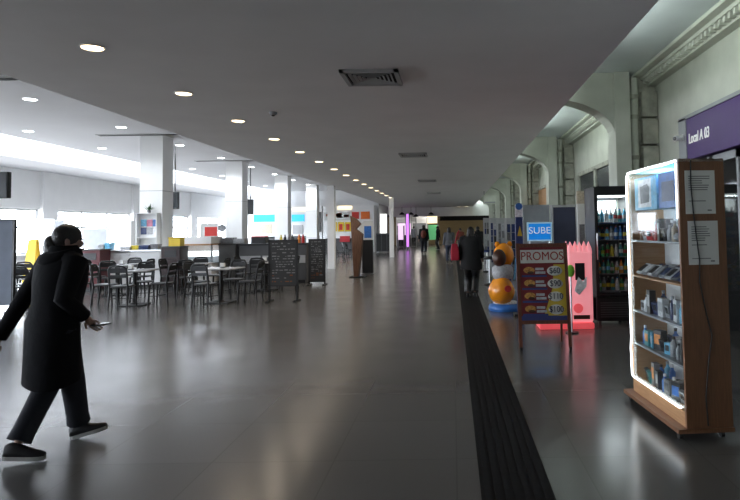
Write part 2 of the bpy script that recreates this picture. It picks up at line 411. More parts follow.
# ------------------------------------------------------------------ tables and chairs
def make_chair():
    t = thing('cafe_chair', 'x', 'chair', (0, 0, 0), 0, 'black cafe chairs')
    s = MB(); s.loft([[(math.copysign(abs(math.cos(q)) ** .55, math.cos(q)) * .205 * k, math.copysign(abs(math.sin(q)) ** .55, math.sin(q)) * .205 * k, z) for q in [2 * math.pi * i / 20 for i in range(20)]] for k, z in ((.96, .435), (1, .442), (1, .458), (.95, .466))])
    s.build('seat', M['seat'], t)
    for sx in (-1, 1):
        MB().tube([(sx * .17, .17, .44), (sx * .19, .20, .0)], [.022, .016], 8).build('leg', M['blacksteel'], t)
        MB().tube([(sx * .17, -.17, .44), (sx * .185, -.215, .0)], [.022, .016], 8).build('leg', M['blacksteel'], t)
    k = MB()
    for sx in (-1, 1): k.tube([(sx * .17, -.17, .42), (sx * .175, -.20, .62), (sx * .17, -.235, .80), (sx * .13, -.25, .855)], .02, 8)
    k.tube([(-.13, -.25, .855), (0, -.258, .865), (.13, -.25, .855)], .022, 8)
    k.box((0, -.24, .78), (.33, .016, .10), rx=R(8)); k.box((0, -.22, .66), (.33, .014, .06), rx=R(6))
    k.build('backrest', M['blacksteel'], t)
    r = MB()
    for sx in (-1, 1): r.cyl((sx * .18, .185, .2), (sx * .178, -.195, .2), .008, n=6)
    r.cyl((-.18, 0, .2), (.18, 0, .2), .008, n=6); r.build('stretcher', M['blacksteel'], t)
    return t
def make_table():
    t = thing('cafe_table', 'x', 'table', (0, 0, 0), 0, 'square cafe tables')
    MB().bb(-.38, .38, -.38, .38, .715, .745).build('tabletop', M['tabletop'], t, bev=.006)
    MB().cyl((0, 0, .02), (0, 0, .715), .038, n=14).build('pedestal', M['blacksteel'], t)
    k = MB(); k.box((0, 0, .012), (.5, .5, .024)); k.lathe([(.09, .024), (.05, .06)], n=14); k.build('base', M['blacksteel'], t, bev=.004); MB().box((0, 0, .70), (.4, .06, .03)).build('top_bracket', M['blacksteel'], t)
    return t
chair0, table0 = make_chair(), make_table(); usedc = [False]; usedt = [False]
TABLES = [(-6.75, 12.75, 'pale square table in the front row, left of the middle', 'the front row left table', 8),
          (-5.0, 12.95, 'pale square table in the front row, closest to the chalkboards', 'the front row right table', -4),
          (-6.45, 14.9, 'pale square table in the second row before the maroon bin', 'the table before the maroon bin', 3),
          (-4.8, 15.4, 'pale square table in the second row, just left of the near chalkboard', 'the second row right table', 0),
          (-8.7, 13.0, 'pale square table half hidden behind the walking person', 'the table behind the person', -6),
          (-8.35, 15.0, 'pale square table in the second row before the dark red bin', 'the table before the red bin', 4),
          (-10.4, 15.2, 'pale square table at far left beyond the blue grey partition', 'the far left table', 2)]
for x, y, tl, cn, a in TABLES:
    t = table0 if not usedt[0] else copy_tree(table0); usedt[0] = True
    t.location = (x, y, 0); t.rotation_euler.z = R(a); t['label'] = tl
    for side, ang in (('near', 0), ('far', 180), ('left', -90), ('right', 90)):
        c = chair0 if not usedc[0] else copy_tree(chair0); usedc[0] = True
        aa = R(ang + a + random.uniform(-9, 9)); d = .54 + random.uniform(-.02, .10)
        c.location = (x + math.sin(aa) * d, y - math.cos(aa) * d, 0); c.rotation_euler.z = aa
        c['label'] = 'black cafe chair on the %s side of %s' % (side, cn)
    # napkin holder
    if y > 12:
        h = thing('napkin_holder', 'small white napkin holder standing on %s' % cn, 'napkin holder', (x + random.uniform(-.12, .12), y + .05, .745), R(random.uniform(-20, 20)), 'napkin holders on tables')
        MB().bb(-.05, .05, -.035, .035, 0, .02).build('base', M['black'], h)
        MB().bb(-.045, .045, -.03, .03, .02, .10).build('napkins', M['paper'], h)

# ------------------------------------------------------------------ food court furniture
def bin_station(px0, px1, ytop, Y, m, label):
    a, c = P(px0, ytop, Y), P(px1, ytop, Y); w = c.x - a.x; h = a.z
    t = thing('litter_cabinet', label, 'bin', ((a.x + c.x) / 2, Y + .25, 0), 0, 'litter cabinets')
    MB().bb(-w / 2, w / 2, -.25, .25, .08, h).build('cabinet_body', m, t, bev=.01)
    MB().bb(-w / 2 + .04, w / 2 - .04, -.22, .22, 0, .08).build('plinth', M['black'], t)
    MB().bb(-w / 2 + .04, w / 2 - .04, -.262, -.25, .14, h - .32).build('door', m, t, bev=.004)
    MB().bb(-w / 2 + .1, w / 2 - .1, -.258, -.249, h - .26, h - .08).build('flap', M['black'], t)
    MB().bb(-w / 2 - .02, w / 2 + .02, -.27, .27, h, h + .025).build('tray_rest', M['darkgrey'], t)
    return t, h + .025
t, hz = bin_station(79, 100, 250.5, 16.0, M['darkred'], 'dark red litter cabinet with black flap right of the walking person')
t, hz = bin_station(161, 180, 247.5, 16.0, M['maroon'], 'brown maroon litter cabinet in front of the white column foot')
# counters
def counter(x0, x1, y0, y1, h, label, top=M['steel'], front=M['white'], name='service_counter'):
    t = thing(name, label, 'counter', ((x0 + x1) / 2, (y0 + y1) / 2, 0)); w, d = x1 - x0, y1 - y0
    MB().bb(-w / 2, w / 2, -d / 2 + .05, d / 2, .1, h - .04).build('counter_body', front, t)
    MB().bb(-w / 2 - .03, w / 2 + .03, -d / 2 - .02, d / 2 + .02, h - .04, h).build('worktop', top, t, bev=.006)
    MB().bb(-w / 2 + .03, w / 2 - .03, -d / 2 + .1, d / 2, 0, .1).build('plinth', M['darkgrey'], t)
    nb = max(1, round(w / .8))
    for k in range(nb):
        q = -w / 2 + w * (k + .5) / nb
        MB().bb(q - w / nb / 2 + .015, q + w / nb / 2 - .015, -d / 2 + .035, -d / 2 + .05, .14, h - .08).build('front_panel', front, t)
    return t
Yc = 16.6
x0, x1 = P(98, 250, Yc).x, P(160, 250, Yc).x; h1 = P(130, 250, Yc).z
counter(x0, x1, Yc, Yc + .6, h1, 'long white counter with a grey worktop behind the tables at left')
for k, (px, w, hh, mm, nm) in enumerate(((103, .16, .16, 'silver', 'silver'), (109.5, .16, .2, 'cyan', 'pale blue'), (127, .3, .1, 'white', 'white'), (137, .2, .12, 'yellow', 'yellow'), (145, .3, .12, 'navy', 'dark blue'), (156, .22, .15, 'grey', 'grey'))):
    p = P(px, 250, Yc + .3)
    o = MB().loft([[(-w / 2 * s, -.11 * s, z), (w / 2 * s, -.11 * s, z), (w / 2 * s, .11 * s, z), (-w / 2 * s, .11 * s, z)] for s, z in ((.85, 0), (1, hh * .8), (1.03, hh * .82), (1.03, hh))], smooth=False).build('food_tub', PAL[mm], None, (p.x, Yc + .3, h1))
    tag(o, '%s food tub on the long white counter, %s from the left' % (nm, ORD[k]), 'tub', 'tubs on the white counter')
# display counter with lit glass
x0, x1 = P(167, 250, 16.9).x, P(209.5, 250, 16.9).x
t = thing('glass_display_counter', 'white glass fronted display counter with a lit strip and brown rail', 'counter', ((x0 + x1) / 2, 17.4, 0)); w = x1 - x0
zt = P(190, 237, 17.0).z
MB().bb(-w / 2, w / 2, -.35, .4, .1, .62).build('counter_body', M['white'], t)
MB().bb(-w / 2 + .03, w / 2 - .03, -.3, .4, 0, .1).build('plinth', M['darkgrey'], t)
MB().bb(-w / 2, w / 2, .3, .4, .62, zt - .2).build('back_panel', M['grey'], t)
MB().bb(-w / 2, w / 2, -.33, .35, .62, .64).build('display_deck', M['darkgrey'], t)
MB().bb(-w / 2 + .02, w / 2 - .02, -.28, .3, P(190, 257, 17.0).z, P(190, 252, 17.0).z).build('light_tube', M['counterlight'], t)
MB().bb(-w / 2, w / 2, -.4, .4, zt - .2, zt).build('canopy', M['white'], t)
MB().bb(-w / 2, w / 2, -.41, .41, zt - .24, zt - .2).build('rail', M['woodlight'], t)
MB().bb(-w / 2 + .01, w / 2 - .01, -.36, -.352, .62, zt - .24).build('front_glass', M['glass'], t)
for sx in (-1, 1): MB().bb(sx * w / 2 - .02, sx * w / 2 + .02, -.36, -.33, .62, zt - .24).build('post', M['steel'], t)
p = P(180.5, 237, 19.7)
t = thing('yellow_crate', 'yellow box standing on the maroon litter cabinet', 'box', (P(176.5, 245, 16.2).x, 16.2, hz))
hh = P(180, 235, 19.85).z - zt
MB().bb(-.16, .16, -.13, .13, 0, .21).build('box_body', M['yellow'], t, bev=.01); MB().bb(-.17, .17, -.14, .14, .21, .24).build('lid', M['yellow'], t)
# dark counters nearer the chalkboards
x0, x1 = P(217, 250, 17.4).x, P(237, 250, 17.4).x
t = thing('dark_serving_cabinet', 'dark grey green cabinet block at the end of the black counter', 'cabinet', ((x0 + x1) / 2, 17.7, 0)); w = x1 - x0 - .1
zz = P(226, 245, 17.4).z
MB().bb(-w / 2, w / 2, -.3, .3, .08, zz).build('cabinet_body', M['darkgrey'], t); MB().bb(-w / 2 - .02, w / 2 + .02, -.32, .32, zz, zz + .03).build('worktop', M['black'], t)
MB().bb(-w / 2 + .03, w / 2 - .03, -.27, .3, 0, .08).build('plinth', M['black'], t); MB().bb(-w / 2 + .03, w / 2 - .03, -.312, -.3, .12, zz - .06).build('door', M['darkgrey'], t)
x0, x1 = P(238.6, 250, 17.4).x, P(306, 250, 17.4).x
t = thing('bar_counter', 'long black bar counter with pale lower panels behind the chalkboards', 'counter', ((x0 + x1) / 2, 17.75, 0)); w = x1 - x0
MB().bb(-w / 2, w / 2, -.3, .35, .1, zz - .03).build('counter_body', M['darkgrey'], t)
MB().bb(-w / 2 - .02, w / 2 + .02, -.36, .38, zz - .03, zz + .02).build('worktop', M['black'], t)
MB().bb(-w / 2 + .05, w / 2 - .05, -.25, .3, 0, .1).build('plinth', M['black'], t)
za, zb = P(250, 262, 17.4).z, P(250, 256, 17.4).z
for k in range(3):
    q = -w / 2 + w * (k + .5) / 3
    MB().bb(q - w / 6 + .03, q + w / 6 - .03, -.315, -.3, za - .05, zb).build('front_panel', M['tabletop'], t)
for k, (px, pw, top, mm, lab) in enumerate(((229, 12, 237.5, 'grey', 'grey bulky box on the dark cabinet, larger one at left'), (241, 11, 238.5, 'silver', 'silver grey box on the black bar counter beside the second column'), (260, 14, 236, 'black', 'black coffee machine box on the bar counter with red lid behind'))):
    a = P(px - pw / 2, 245, 17.75); c = P(px + pw / 2, top, 17.75); ww = c.x - a.x; hh = c.z - zz - .03
    t = thing('counter_box' if k < 2 else 'coffee_machine', lab, 'box' if k < 2 else 'coffee machine', ((a.x + c.x) / 2, 17.75, zz + .03))
    MB().bb(-ww / 2, ww / 2, -.18, .18, 0, hh * .85).build('body', PAL[mm], t, bev=.01)
    MB().bb(-ww / 2 + .01, ww / 2 - .01, -.17, .17, hh * .85, hh).build('lid', PAL[mm] if k < 2 else M['red'], t)
for k, (px, mm, nm) in enumerate(((281, 'yellow', 'yellow'), (285, 'black', 'black'), (289, 'grey', 'grey'), (292.5, 'black', 'dark'), (299, 'orange', 'orange'), (303, 'red', 'red'))):
    p = P(px, 240, 17.7)
    o = MB().lathe([(.04, 0), (.045, .02), (.045, .15), (.02, .2), (.018, .25)], n=12).build('sauce_bottle', PAL[mm], None, (p.x, 17.7, zz + .02))
    tag(o, '%s sauce bottle on the bar counter, %s from the left' % (nm, ORD[k]), 'bottle', 'bottles on the bar counter')
# partitions, boards, posters
def panel_stand(name, px0, px1, yt, yb, Y, m, label, cat, d=.05, frame=None):
    a, c = P(px0, yt, Y), P(px1, yb, Y); w = c.x - a.x; z0, z1 = max(c.z, 0), a.z
    t = thing(name, label, cat, ((a.x + c.x) / 2, Y, 0))
    MB().bb(-w / 2, w / 2, -d / 2, d / 2, z0 + .02, z1).build('panel', m, t)
    f = MB()
    for sx in (-1, 1):
        f.bb(sx * w / 2 - .02, sx * w / 2 + .02, -d / 2 - .01, d / 2 + .01, .02, z1 + .02)
    f.bb(-w / 2, w / 2, -d / 2 - .01, d / 2 + .01, z1, z1 + .03)
    f.build('frame', frame or M['steel'], t)
    for sx in (-1, 1): MB().bb(sx * w / 2 - .03, sx * w / 2 + .03, -.22, .22, 0, .025).build('foot', frame or M['steel'], t)
    return t
panel_stand('partition_screen', -26, 13, 221, 306, 12.0, M['bluegrey'], 'blue grey partition screen at the left edge behind the person', 'partition', frame=M['black'])
panel_stand('partition_screen', 83, 108, 229, 249, 22.5, M['grey'], 'plain grey screen standing before the left windows', 'partition')
panel_stand('partition_screen', 33, 54, 220, 246, 19.0, M['white'], 'white screen behind the head of the walking person', 'partition', frame=M['white'])
panel_stand('partition_screen', 56, 65, 221, 246, 20.0, M['grey'], 'narrow grey screen beside the white one behind the person', 'partition')
t = panel_stand('upright_cabinet', 117, 135, 222, 250, 21.5, M['white'], 'pale white upright cabinet behind the long counter', 'cabinet', d=.6, frame=M['white'])
panel_stand('poster_board', 201, 218, 224, 237, 23.5, M['paper'], 'white board with a red print behind the display counter', 'poster board', frame=M['white'])
a, c = P(204, 227, 23.4), P(217, 236, 23.4)
# red print is a part of that board
tb = [o for o in COL.objects if o.name.startswith('poster_board')][0]
MB().bb(a.x - tb.location.x, c.x - tb.location.x, -.034, -.026, c.z, a.z).build('print', M['wallred'], tb)
t = thing('round_sign', 'dark round disc sign on a pole behind the display counter', 'sign', (P(222, 228, 22).x, 22, 0))
MB().cyl((0, 0, 0.02), (0, 0, 1.45), .02).build('pole', M['steel'], t); MB().cyl((0, -.02, P(222, 228, 22).z), (0, .02, P(222, 228, 22).z), .14, n=24).build('disc', PAL['grey'], t); MB().cyl((0, 0, 0), (0, 0, .02), .16).build('base', M['steel'], t)
t = thing('wet_floor_sign', 'yellow folding caution board behind the person', 'sign', (P(33, 262, 16).x, 16, 0))
hh = P(35, 240, 16).z
for s_ in (-1, 1): MB().prism([(-.17, s_ * .2, 0), (.17, s_ * .2, 0), (.11, s_ * .03, hh), (-.11, s_ * .03, hh)], (0, s_ * .015, 0)).build('board', M['yellow'], t)
MB().cyl((-.11, 0, hh - .03), (.11, 0, hh - .03), .045, n=8).build('hinge', M['yellow'], t)
# shelf with plant and leaflets against the nearest column
t = thing('leaflet_stand', 'white leaflet shelf with coloured posters against the nearest white column', 'stand', (P(147.5, 230, 17.4).x, 17.42, 0))
w = P(158, 230, 17.4).x - P(138, 230, 17.4).x
zt = P(147, 213, 17.4).z
for sx in (-1, 1): MB().bb(sx * w / 2 - .015, sx * w / 2 + .015, -.1, .1, 0, zt).build('post', M['white'], t)
MB().bb(-w / 2, w / 2, .085, .1, .25, zt).build('back_panel', M['white'], t)
for z in (zt, P(147, 237, 17.4).z, .3): MB().bb(-w / 2, w / 2, -.14, .1, z - .02, z).build('shelf', M['white'], t)
k = 0
for px in (142, 148, 154):
    for py, mm in ((223, 'cyan'), (231, 'pink')):
        p = P(px, py, 17.4); MB().bb(p.x - t.location.x - .08, p.x - t.location.x + .08, .07, .085, p.z - .1, p.z + .1).build('leaflet', PAL[('cyan', 'navy', 'pink', 'silver', 'blue', 'white')[k]], t); k += 1
t = thing('potted_plant', 'small dark potted plant on top of the leaflet shelf', 'plant', (P(149, 213, 17.4).x, 17.4, zt))
MB().lathe([(.04, 0), (.055, .07), (.06, .08)], n=14).build('pot', PAL['grey'], t)
lf = MB()
for k in range(34):
    a, l = random.uniform(0, 6.28), random.uniform(.12, .24); e = random.uniform(.2, 1.2)
    d = Vector((math.cos(a) * math.cos(e), math.sin(a) * math.cos(e), math.sin(e))) * l; s_ = Vector((-math.sin(a), math.cos(a), 0)) * .016
    o_ = Vector((0, 0, .08)); lf.prism([o_, o_ + d * .5 + s_, o_ + d, o_ + d * .5 - s_], (0, 0, .002))
lf.build('foliage', M['green'], t)

# chalkboards
def chalkboard(px0, px1, ytop, yfoot, pbot, label, seed, slim=False):
    g0, g1 = G(px0, yfoot), G(px1, yfoot); Y = (g0.y + g1.y) / 2; w = P(px1, yfoot, Y).x - P(px0, yfoot, Y).x
    ztop = P(px0, ytop, Y).z; zb = P(px0, pbot, Y).z
    t = thing('chalkboard_sign', label, 'sign', ((P(px0, yfoot, Y).x + P(px1, yfoot, Y).x) / 2, Y, 0), 0, 'chalkboard menu signs')
    MB().bb(-w / 2 + .03, w / 2 - .03, -.015, .015, zb, ztop - .03).build('board', M['chalkboard'], t)
    f = MB(); 
    for sx in (-1, 1): f.bb(sx * (w / 2 - .018) - .018, sx * (w / 2 - .018) + .018, -.025, .025, .03, ztop)
    f.bb(-w / 2, w / 2, -.025, .025, ztop - .035, ztop); f.bb(-w / 2, w / 2, -.025, .025, zb - .03, zb); f.build('frame', M['blacksteel'], t)
    for sx in (-1, 1): MB().bb(sx * (w / 2 - .02) - .035, sx * (w / 2 - .02) + .035, -.2, .2, 0, .03).build('foot', M['blacksteel'], t)
    rnd = random.Random(seed); c = MB(); z = ztop - .09
    while z > zb + .06:
        x = -w / 2 + .08
        while x < w / 2 - .1:
            l = rnd.uniform(.02, .09)
            if rnd.random() < .72: c.bb(x, min(x + l, w / 2 - .06), -.0185, -.015, z, z + rnd.uniform(.012, .028), 1 if z < zb + .22 and rnd.random() < .8 else 0)
            x += l + .025
        z -= rnd.uniform(.045, .08)
    c.build('chalk_writing', [M['chalk'], M['chalkorange']], t)
    return t
chalkboard(268.6, 298, 240, 301.5, 285, 'black chalkboard menu on legs with orange chalk at its foot, nearest of two', 3)
chalkboard(308.7, 325.5, 239, 285, 281, 'tall slim black chalkboard menu, farther of two', 9)
# leaning brown totem and poster stand
t = thing('wooden_totem', 'tall brown wooden totem with a jagged edge standing in the corridor', 'totem', (P(358, 250, 19.4).x, 19.4, 0))
def lp(px, py, Y=19.4): q = P(px, py, Y); return (q.x - t.location.x, 0, q.z)
poly = [lp(354.5, 277), lp(351, 216), lp(356.5, 219), lp(361, 224), lp(356.5, 229), lp(363, 234), lp(361.5, 255), lp(359, 277)]
MB().prism([(x, -.16, max(z, .03)) for x, y, z in poly], (0, .32, 0)).build('board', M['brownwood'], t, bev=.01)
MB().bb(-.25, .25, -.25, .25, 0, .03).build('base', M['blacksteel'], t)
t = thing('poster_totem', 'black totem with a blue poster and white pointed top beside the wooden totem', 'totem', (P(367.5, 255, 21).x, 21, 0))
def lq(px, py): q = P(px, py, 21); return (q.x - t.location.x, q.z)
a, c = lq(362.5, 240), lq(373, 240)
MB().bb(a[0], c[0], -.1, .1, .02, a[1]).build('totem_body', M['black'], t); MB().bb(a[0] - .04, c[0] + .04, -.2, .2, 0, .02).build('base', M['steel'], t)
MB().prism([(lq(363, 240)[0], -.05, lq(363, 240)[1]), (lq(373, 240)[0], -.05, lq(373, 240)[1]), (lq(373, 221)[0], -.05, lq(373, 221)[1]), (lq(364, 221)[0], -.05, lq(364, 221)[1]), (lq(358.5, 228.5)[0], -.05, lq(358.5, 228.5)[1])], (0, .1, 0)).build('header_board', M['paper'], t)
q0, q1 = lq(364.5, 238), lq(371.5, 226); MB().bb(q0[0], q1[0], -.058, -.05, q0[1], q1[1]).build('poster', PAL['blue'], t)

# food stalls against the white end wall
YS = 41.4
def stall(name, label, px0, px1, zf0, zf1, parts):
    a, c = P(px0, 230, YS).x, P(px1, 230, YS).x
    t = thing(name, label, 'food stall', ((a + c) / 2, YS, 0)); w = c - a
    MB().bb(-w / 2, w / 2, 0, 1.4, zf0, zf1).build('fascia', M['white'], t)
    for sx in (-1, 1): MB().bb(sx * (w / 2 - .08) - .08, sx * (w / 2 - .08) + .08, 0, 1.4, 0, zf0).build('side_post', M['white'], t)
    MB().bb(-w / 2 + .16, w / 2 - .16, .05, .5, 0, 1.05).build('counter', M['darkgrey'], t)
    MB().bb(-w / 2 + .16, w / 2 - .16, 1.38, 1.4, 0, zf0).build('back_panel', M['grey'], t)
    for (nm, x0, y0, x1, y1, m) in parts:
        q0, q1 = P(x0, y1, YS), P(x1, y0, YS)
        MB().bb(q0.x - t.location.x, q1.x - t.location.x, -.06, -.005 if nm != 'deep' else 0, q0.z, q1.z).build(nm, m, t)
    return t
zf = P(300, 207, YS).z; zg = P(300, 236, YS).z
stall('food_stall', 'white food stall with two sky blue signs beyond the bar counter', 250, 322, zg, zf + .05,
      [('sign_panel', 254, 214.5, 277, 222, M['skyblue']), ('sign_panel', 292, 214.5, 304.5, 221.5, M['skyblue']), ('lit_sign', 292.5, 207.8, 308, 211, M['litwarm']), ('clock', 311.5, 213, 315.5, 217.5, M['grey']), ('menu_board', 259, 224, 272, 234, PAL['beige']),
       ('menu_board', 293, 225, 303, 234, M['tabletop']), ('banner', 307, 212, 308.7, 233, M['darkgrey']), ('banner', 319, 212, 321, 232, M['darkgrey'])])
stall('food_stall', 'white food stall with yellow and red menu pictures and an orange sign', 323, 374, zg - .2, zf + .05,
      [('sign_panel', 324, 212, 350, 220.5, M['paper']), ('logo_stroke', 326, 214, 338, 216.5, M['wallorange']), ('logo_stroke', 337, 213, 342, 218, M['wallorange']), ('logo_stroke', 344, 214.5, 349, 217.5, M['wallred']),
       ('menu_picture', 331, 222, 337, 231.5, M['yellow']), ('menu_picture', 338.2, 222, 344, 231.5, M['yellow']), ('menu_picture', 345.2, 222, 351, 231.5, M['yellow']),
       ('lit_sign', 338, 205.8, 352, 209.5, M['litwarm']), ('sign_panel', 361, 211.5, 369.8, 219, M['wallorange']), ('sign_panel', 352, 212, 359, 219, M['wallred']), ('red_panel', 340, 236, 350, 242, M['red'])])
st = [o for o in COL.objects if o.name == 'food_stall.001'][0]
for px in (334, 341, 348):
    q0, q1 = P(px - 1.7, 230, YS), P(px + 1.7, 224, YS)
    MB().bb(q0.x - st.location.x, q1.x - st.location.x, -.07, -.06, q0.z, q1.z).build('menu_print', M['wallred'], st)
# chairs by the far stall
for k, (px, py) in enumerate(((334, 259), (340, 261), (347, 258), (351, 262))):
    c = copy_tree(chair0); g = G(px, py); c.location = (g.x, g.y, 0); c.rotation_euler.z = R(random.uniform(0, 360)); c['label'] = 'distant black cafe chair by the yellow menu stall, %s from the left' % ORD[k]
# planters and lit shops at the far end of the corridor
def planter(px0, px1, yt, yb, label):
    g = G((px0 + px1) / 2, yb); a, c = P(px0, yt, g.y), P(px1, yb, g.y); w = c.x - a.x
    t = thing('low_display_cabinet', label, 'cabinet', ((a.x + c.x) / 2, g.y + .3, 0)); n = 3
    MB().bb(-w / 2, w / 2, -.3, .3, .1, a.z).build('cabinet_body', M['darkgrey'], t)
    for k in range(n): MB().bb(-w / 2 + w * k / n + .03, -w / 2 + w * (k + 1) / n - .03, -.315, -.3, .15, a.z - .05).build('door', M['black'], t)
    MB().bb(-w / 2, w / 2, -.31, .31, a.z, a.z + .04).build('top', M['darkgrey'], t)
    for sx in (-1, 1):
        for sy in (-1, 1): MB().bb(sx * (w / 2 - .08) - .04, sx * (w / 2 - .08) + .04, sy * .25 - .04, sy * .25 + .04, 0, .1).build('foot', M['steel'], t)
    return t
planter(376, 392.5, 234, 253, 'low black display cabinet just left of the thin white post')
planter(397, 408, 236, 247.5, 'low black display cabinet just right of the thin white post')
def shop(px0, px1, yt, yb, Y, m, name, label, cat, d=.2):
    a, c = P(px0, yt, Y), P(px1, yb, Y); w = c.x - a.x; z0 = max(0, c.z); z1 = a.z
    t = thing(name, label, cat, ((a.x + c.x) / 2, Y, 0))
    MB().bb(-w / 2, w / 2, -d / 2, d / 2, z0 + .03, z1).build('panel', m, t, bev=.01)
    for sx in (-1, 1): MB().bb(sx * w / 2 - .03, sx * w / 2 + .03, -d / 2 - .02, d / 2 + .02, 0, z1 + .03).build('side_post', M['grey'], t)
    return t
shop(379.5, 387.5, 214, 236, 44, M['litwhite'], 'lightbox_sign', 'bright white lightbox behind the low black cabinet left of the thin post', 'lightbox')
shop(398, 404, 226, 240, 46.5, M['pinkwhite'], 'lit_counter', 'pinkish white lit counter right of the thin white post', 'counter', .5)
shop(406, 409.5, 214, 247, 45, M['violet'], 'lit_pillar', 'violet lit pillar at the far end of the corridor', 'pillar', .3)
shop(427, 437.5, 216.5, 223.5, 54, M['litwarm'], 'lit_sign', 'cream lit sign above the green screen at the far end', 'sign')
shop(428, 438.5, 225, 240, 54.5, M['greenlit'], 'green_screen', 'dim green lit panel at the far end of the corridor', 'panel')
shop(411, 416, 216, 222, 52, M['paper'], 'shop_sign', 'pale shop sign behind the violet pillar', 'sign')
t = thing('added_kiosk', 'added pale kiosk with a white fascia, brightening the wall behind the violet pillar', 'kiosk', (P(412, 230, 57).x, 57, 0))  # kiosk front added to brighten the far wall; its pinkish back panel glows
MB().bb(-1.5, 1.5, -.1, .1, 2.1, 2.85).build('fascia', M['white'], t)
for sx in (-1.42, 0, 1.42): MB().bb(sx - .08, sx + .08, -.1, .1, 0, 2.1).build('side_post', M['white'], t)
MB().bb(-1.34, -.08, .02, .04, .0, 2.1).build('back_panel', M['pinkwhite'], t); MB().bb(.08, 1.34, .02, .04, 0, 2.1).build('back_panel', M['grey'], t)
MB().bb(-1.3, 1.3, -.5, -.12, 0, 1.0).build('counter', M['darkgrey'], t)
b = MB().bb(P(440, 220, 50).x, 3.4, 49.6, 50.0, 2.2, 2.62); struct('trim_1', b, M['dark'])
for k, (px, py) in enumerate(((384, 213), (388, 216), (402, 213.5), (411, 213.5), (416, 215.5), (431, 213.5))):
    p = P(px, py, 47.5)
    t = thing('pendant_lamp', 'small dark pendant hanging near the end beam, %s from the left' % ORD[k], 'lamp', (p.x, 47.5, ZC), 0, 'pendants near the end beam')
    MB().cyl((0, 0, p.z + .1 - ZC), (0, 0, 0), .012, n=6).build('cord', M['black'], t)
    MB().lathe([(.22, p.z - .1 - ZC), (.18, p.z - ZC), (.05, p.z + .1 - ZC)], n=12).build('lamp_shade', M['black'], t)

# ------------------------------------------------------------------ shop on the right wall
b = MB(); b.bb(6.2, 6.4, 2.8, 8.8, 0, 3.1); b.bb(XR + .3, 6.4, 8.55, 8.8, 0, 3.1); b.bb(XR + .3, 6.4, 2.8, 3.0, 0, 3.1)
struct('wall_shop', b, M['darkgrey'])
b = MB().bb(XR + .3, 6.4, 2.8, 8.8, 3.0, 3.1); struct('ceiling_shop', b, M['darkgrey'])
t = thing('shop_fascia', 'purple shop sign reading Local A 03 on the right wall', 'sign', (XR, 6.0, 0))
zs0, zs1 = 2.42, 3.0
MB().bb(-.12, .02, -2.6, 2.45, zs0, zs1).build('sign_panel', M['purple'], t, bev=.01)
f = MB(); f.bb(-.13, .02, 2.45, 2.72, zs0 - .05, zs1 + .03); f.bb(-.13, .02, -2.6, 2.72, zs1, zs1 + .05); f.build('frame', M['grey'], t)
p0, p1 = 7.98, 6.75
text('lettering', 'Local A 03', .20, M['signwhite'], t, (-.125, 2.03, 2.70), FACE_LEFT, .004, 'CENTER', .78, .1, .002)
t = thing('security_camera', 'small white dome camera at the left end of the purple shop sign', 'camera', (XR - .12, 8.58, 2.76))
MB().bb(-.02, 0, -.04, .04, -.04, .04).build('bracket', M['white'], t); MB().cyl((-.02, 0, 0), (-.14, -.06, -.02), .04, n=14).build('housing', M['white'], t); MB().cyl((-.14, -.06, -.02), (-.15, -.065, -.022), .028, n=14).build('lens', M['black'], t)
t = thing('shop_door_frame', 'grey steel shop door frame behind the glass showcase', 'door frame', (XR - .02, 7.35, 0))
f = MB(); f.bb(-.05, .05, .4, .56, 0, 2.4); f.bb(-.05, .05, -.30, -.24, 0, 2.4); f.bb(-.05, .05, -.3, .5, 2.3, 2.4); f.build('frame', M['grey'], t)
MB().bb(-.006, .006, -.24, .4, .02, 2.3).build('pane', M['glass'], t)
t = thing('shop_banner', 'yellow green banner in the dark shop opening at the right edge', 'banner', (4.3, 7.0, 0))
for sx in (-1, 1): MB().cyl((sx * .5, 0, 0.02), (sx * .5, 0, 2.4), .02).build('pole', M['steel'], t)
MB().bb(-.55, .55, -.02, .0, 1.95, 2.2).build('cloth', mat('banner_cloth', (.55, .60, .05), .7), t); MB().bb(-.3, .35, -.025, -.02, 2.03, 2.12).build('print', M['green'], t)
MB().bb(-.55, .55, -.2, .2, 0, .02).build('base', M['steel'], t)
t = thing('shop_poster', 'white poster sheet inside the dark shop at the right edge', 'poster', (4.1, 7.6, 1.15)); 
MB().bb(-.45, .45, 0, .03, 0, .72).build('sheet', M['paper'], t); MB().bb(-.3, .3, -.005, 0, .15, .3).build('print', M['pagegreen'], t)
t = thing('shop_rack', 'dark rack with red packets standing in the shop at the right edge', 'rack', (4.1, 7.55, 0))
MB().bb(-.5, .5, -.04, .04, 0, 1.15).build('back_panel', M['black'], t)
for k in range(4): MB().bb(-.5, .5, -.2, -.04, .15 + .26 * k, .17 + .26 * k).build('shelf', M['darkgrey'], t)
for k in range(3):
    for j in range(5): tag(MB().bb(-.07, .07, -.03, .03, 0, .19).build('packet', PAL[('red', 'orange', 'red', 'green', 'red')[(j + k) % 5]], None, (4.1 - .4 + .2 * j, 7.43, .17 + .26 * k)), 'packet on the %s shelf of the shop rack, %s from the left' % (('lowest', 'middle', 'upper')[k], ORD[j]), 'packet', 'packets in the shop rack')

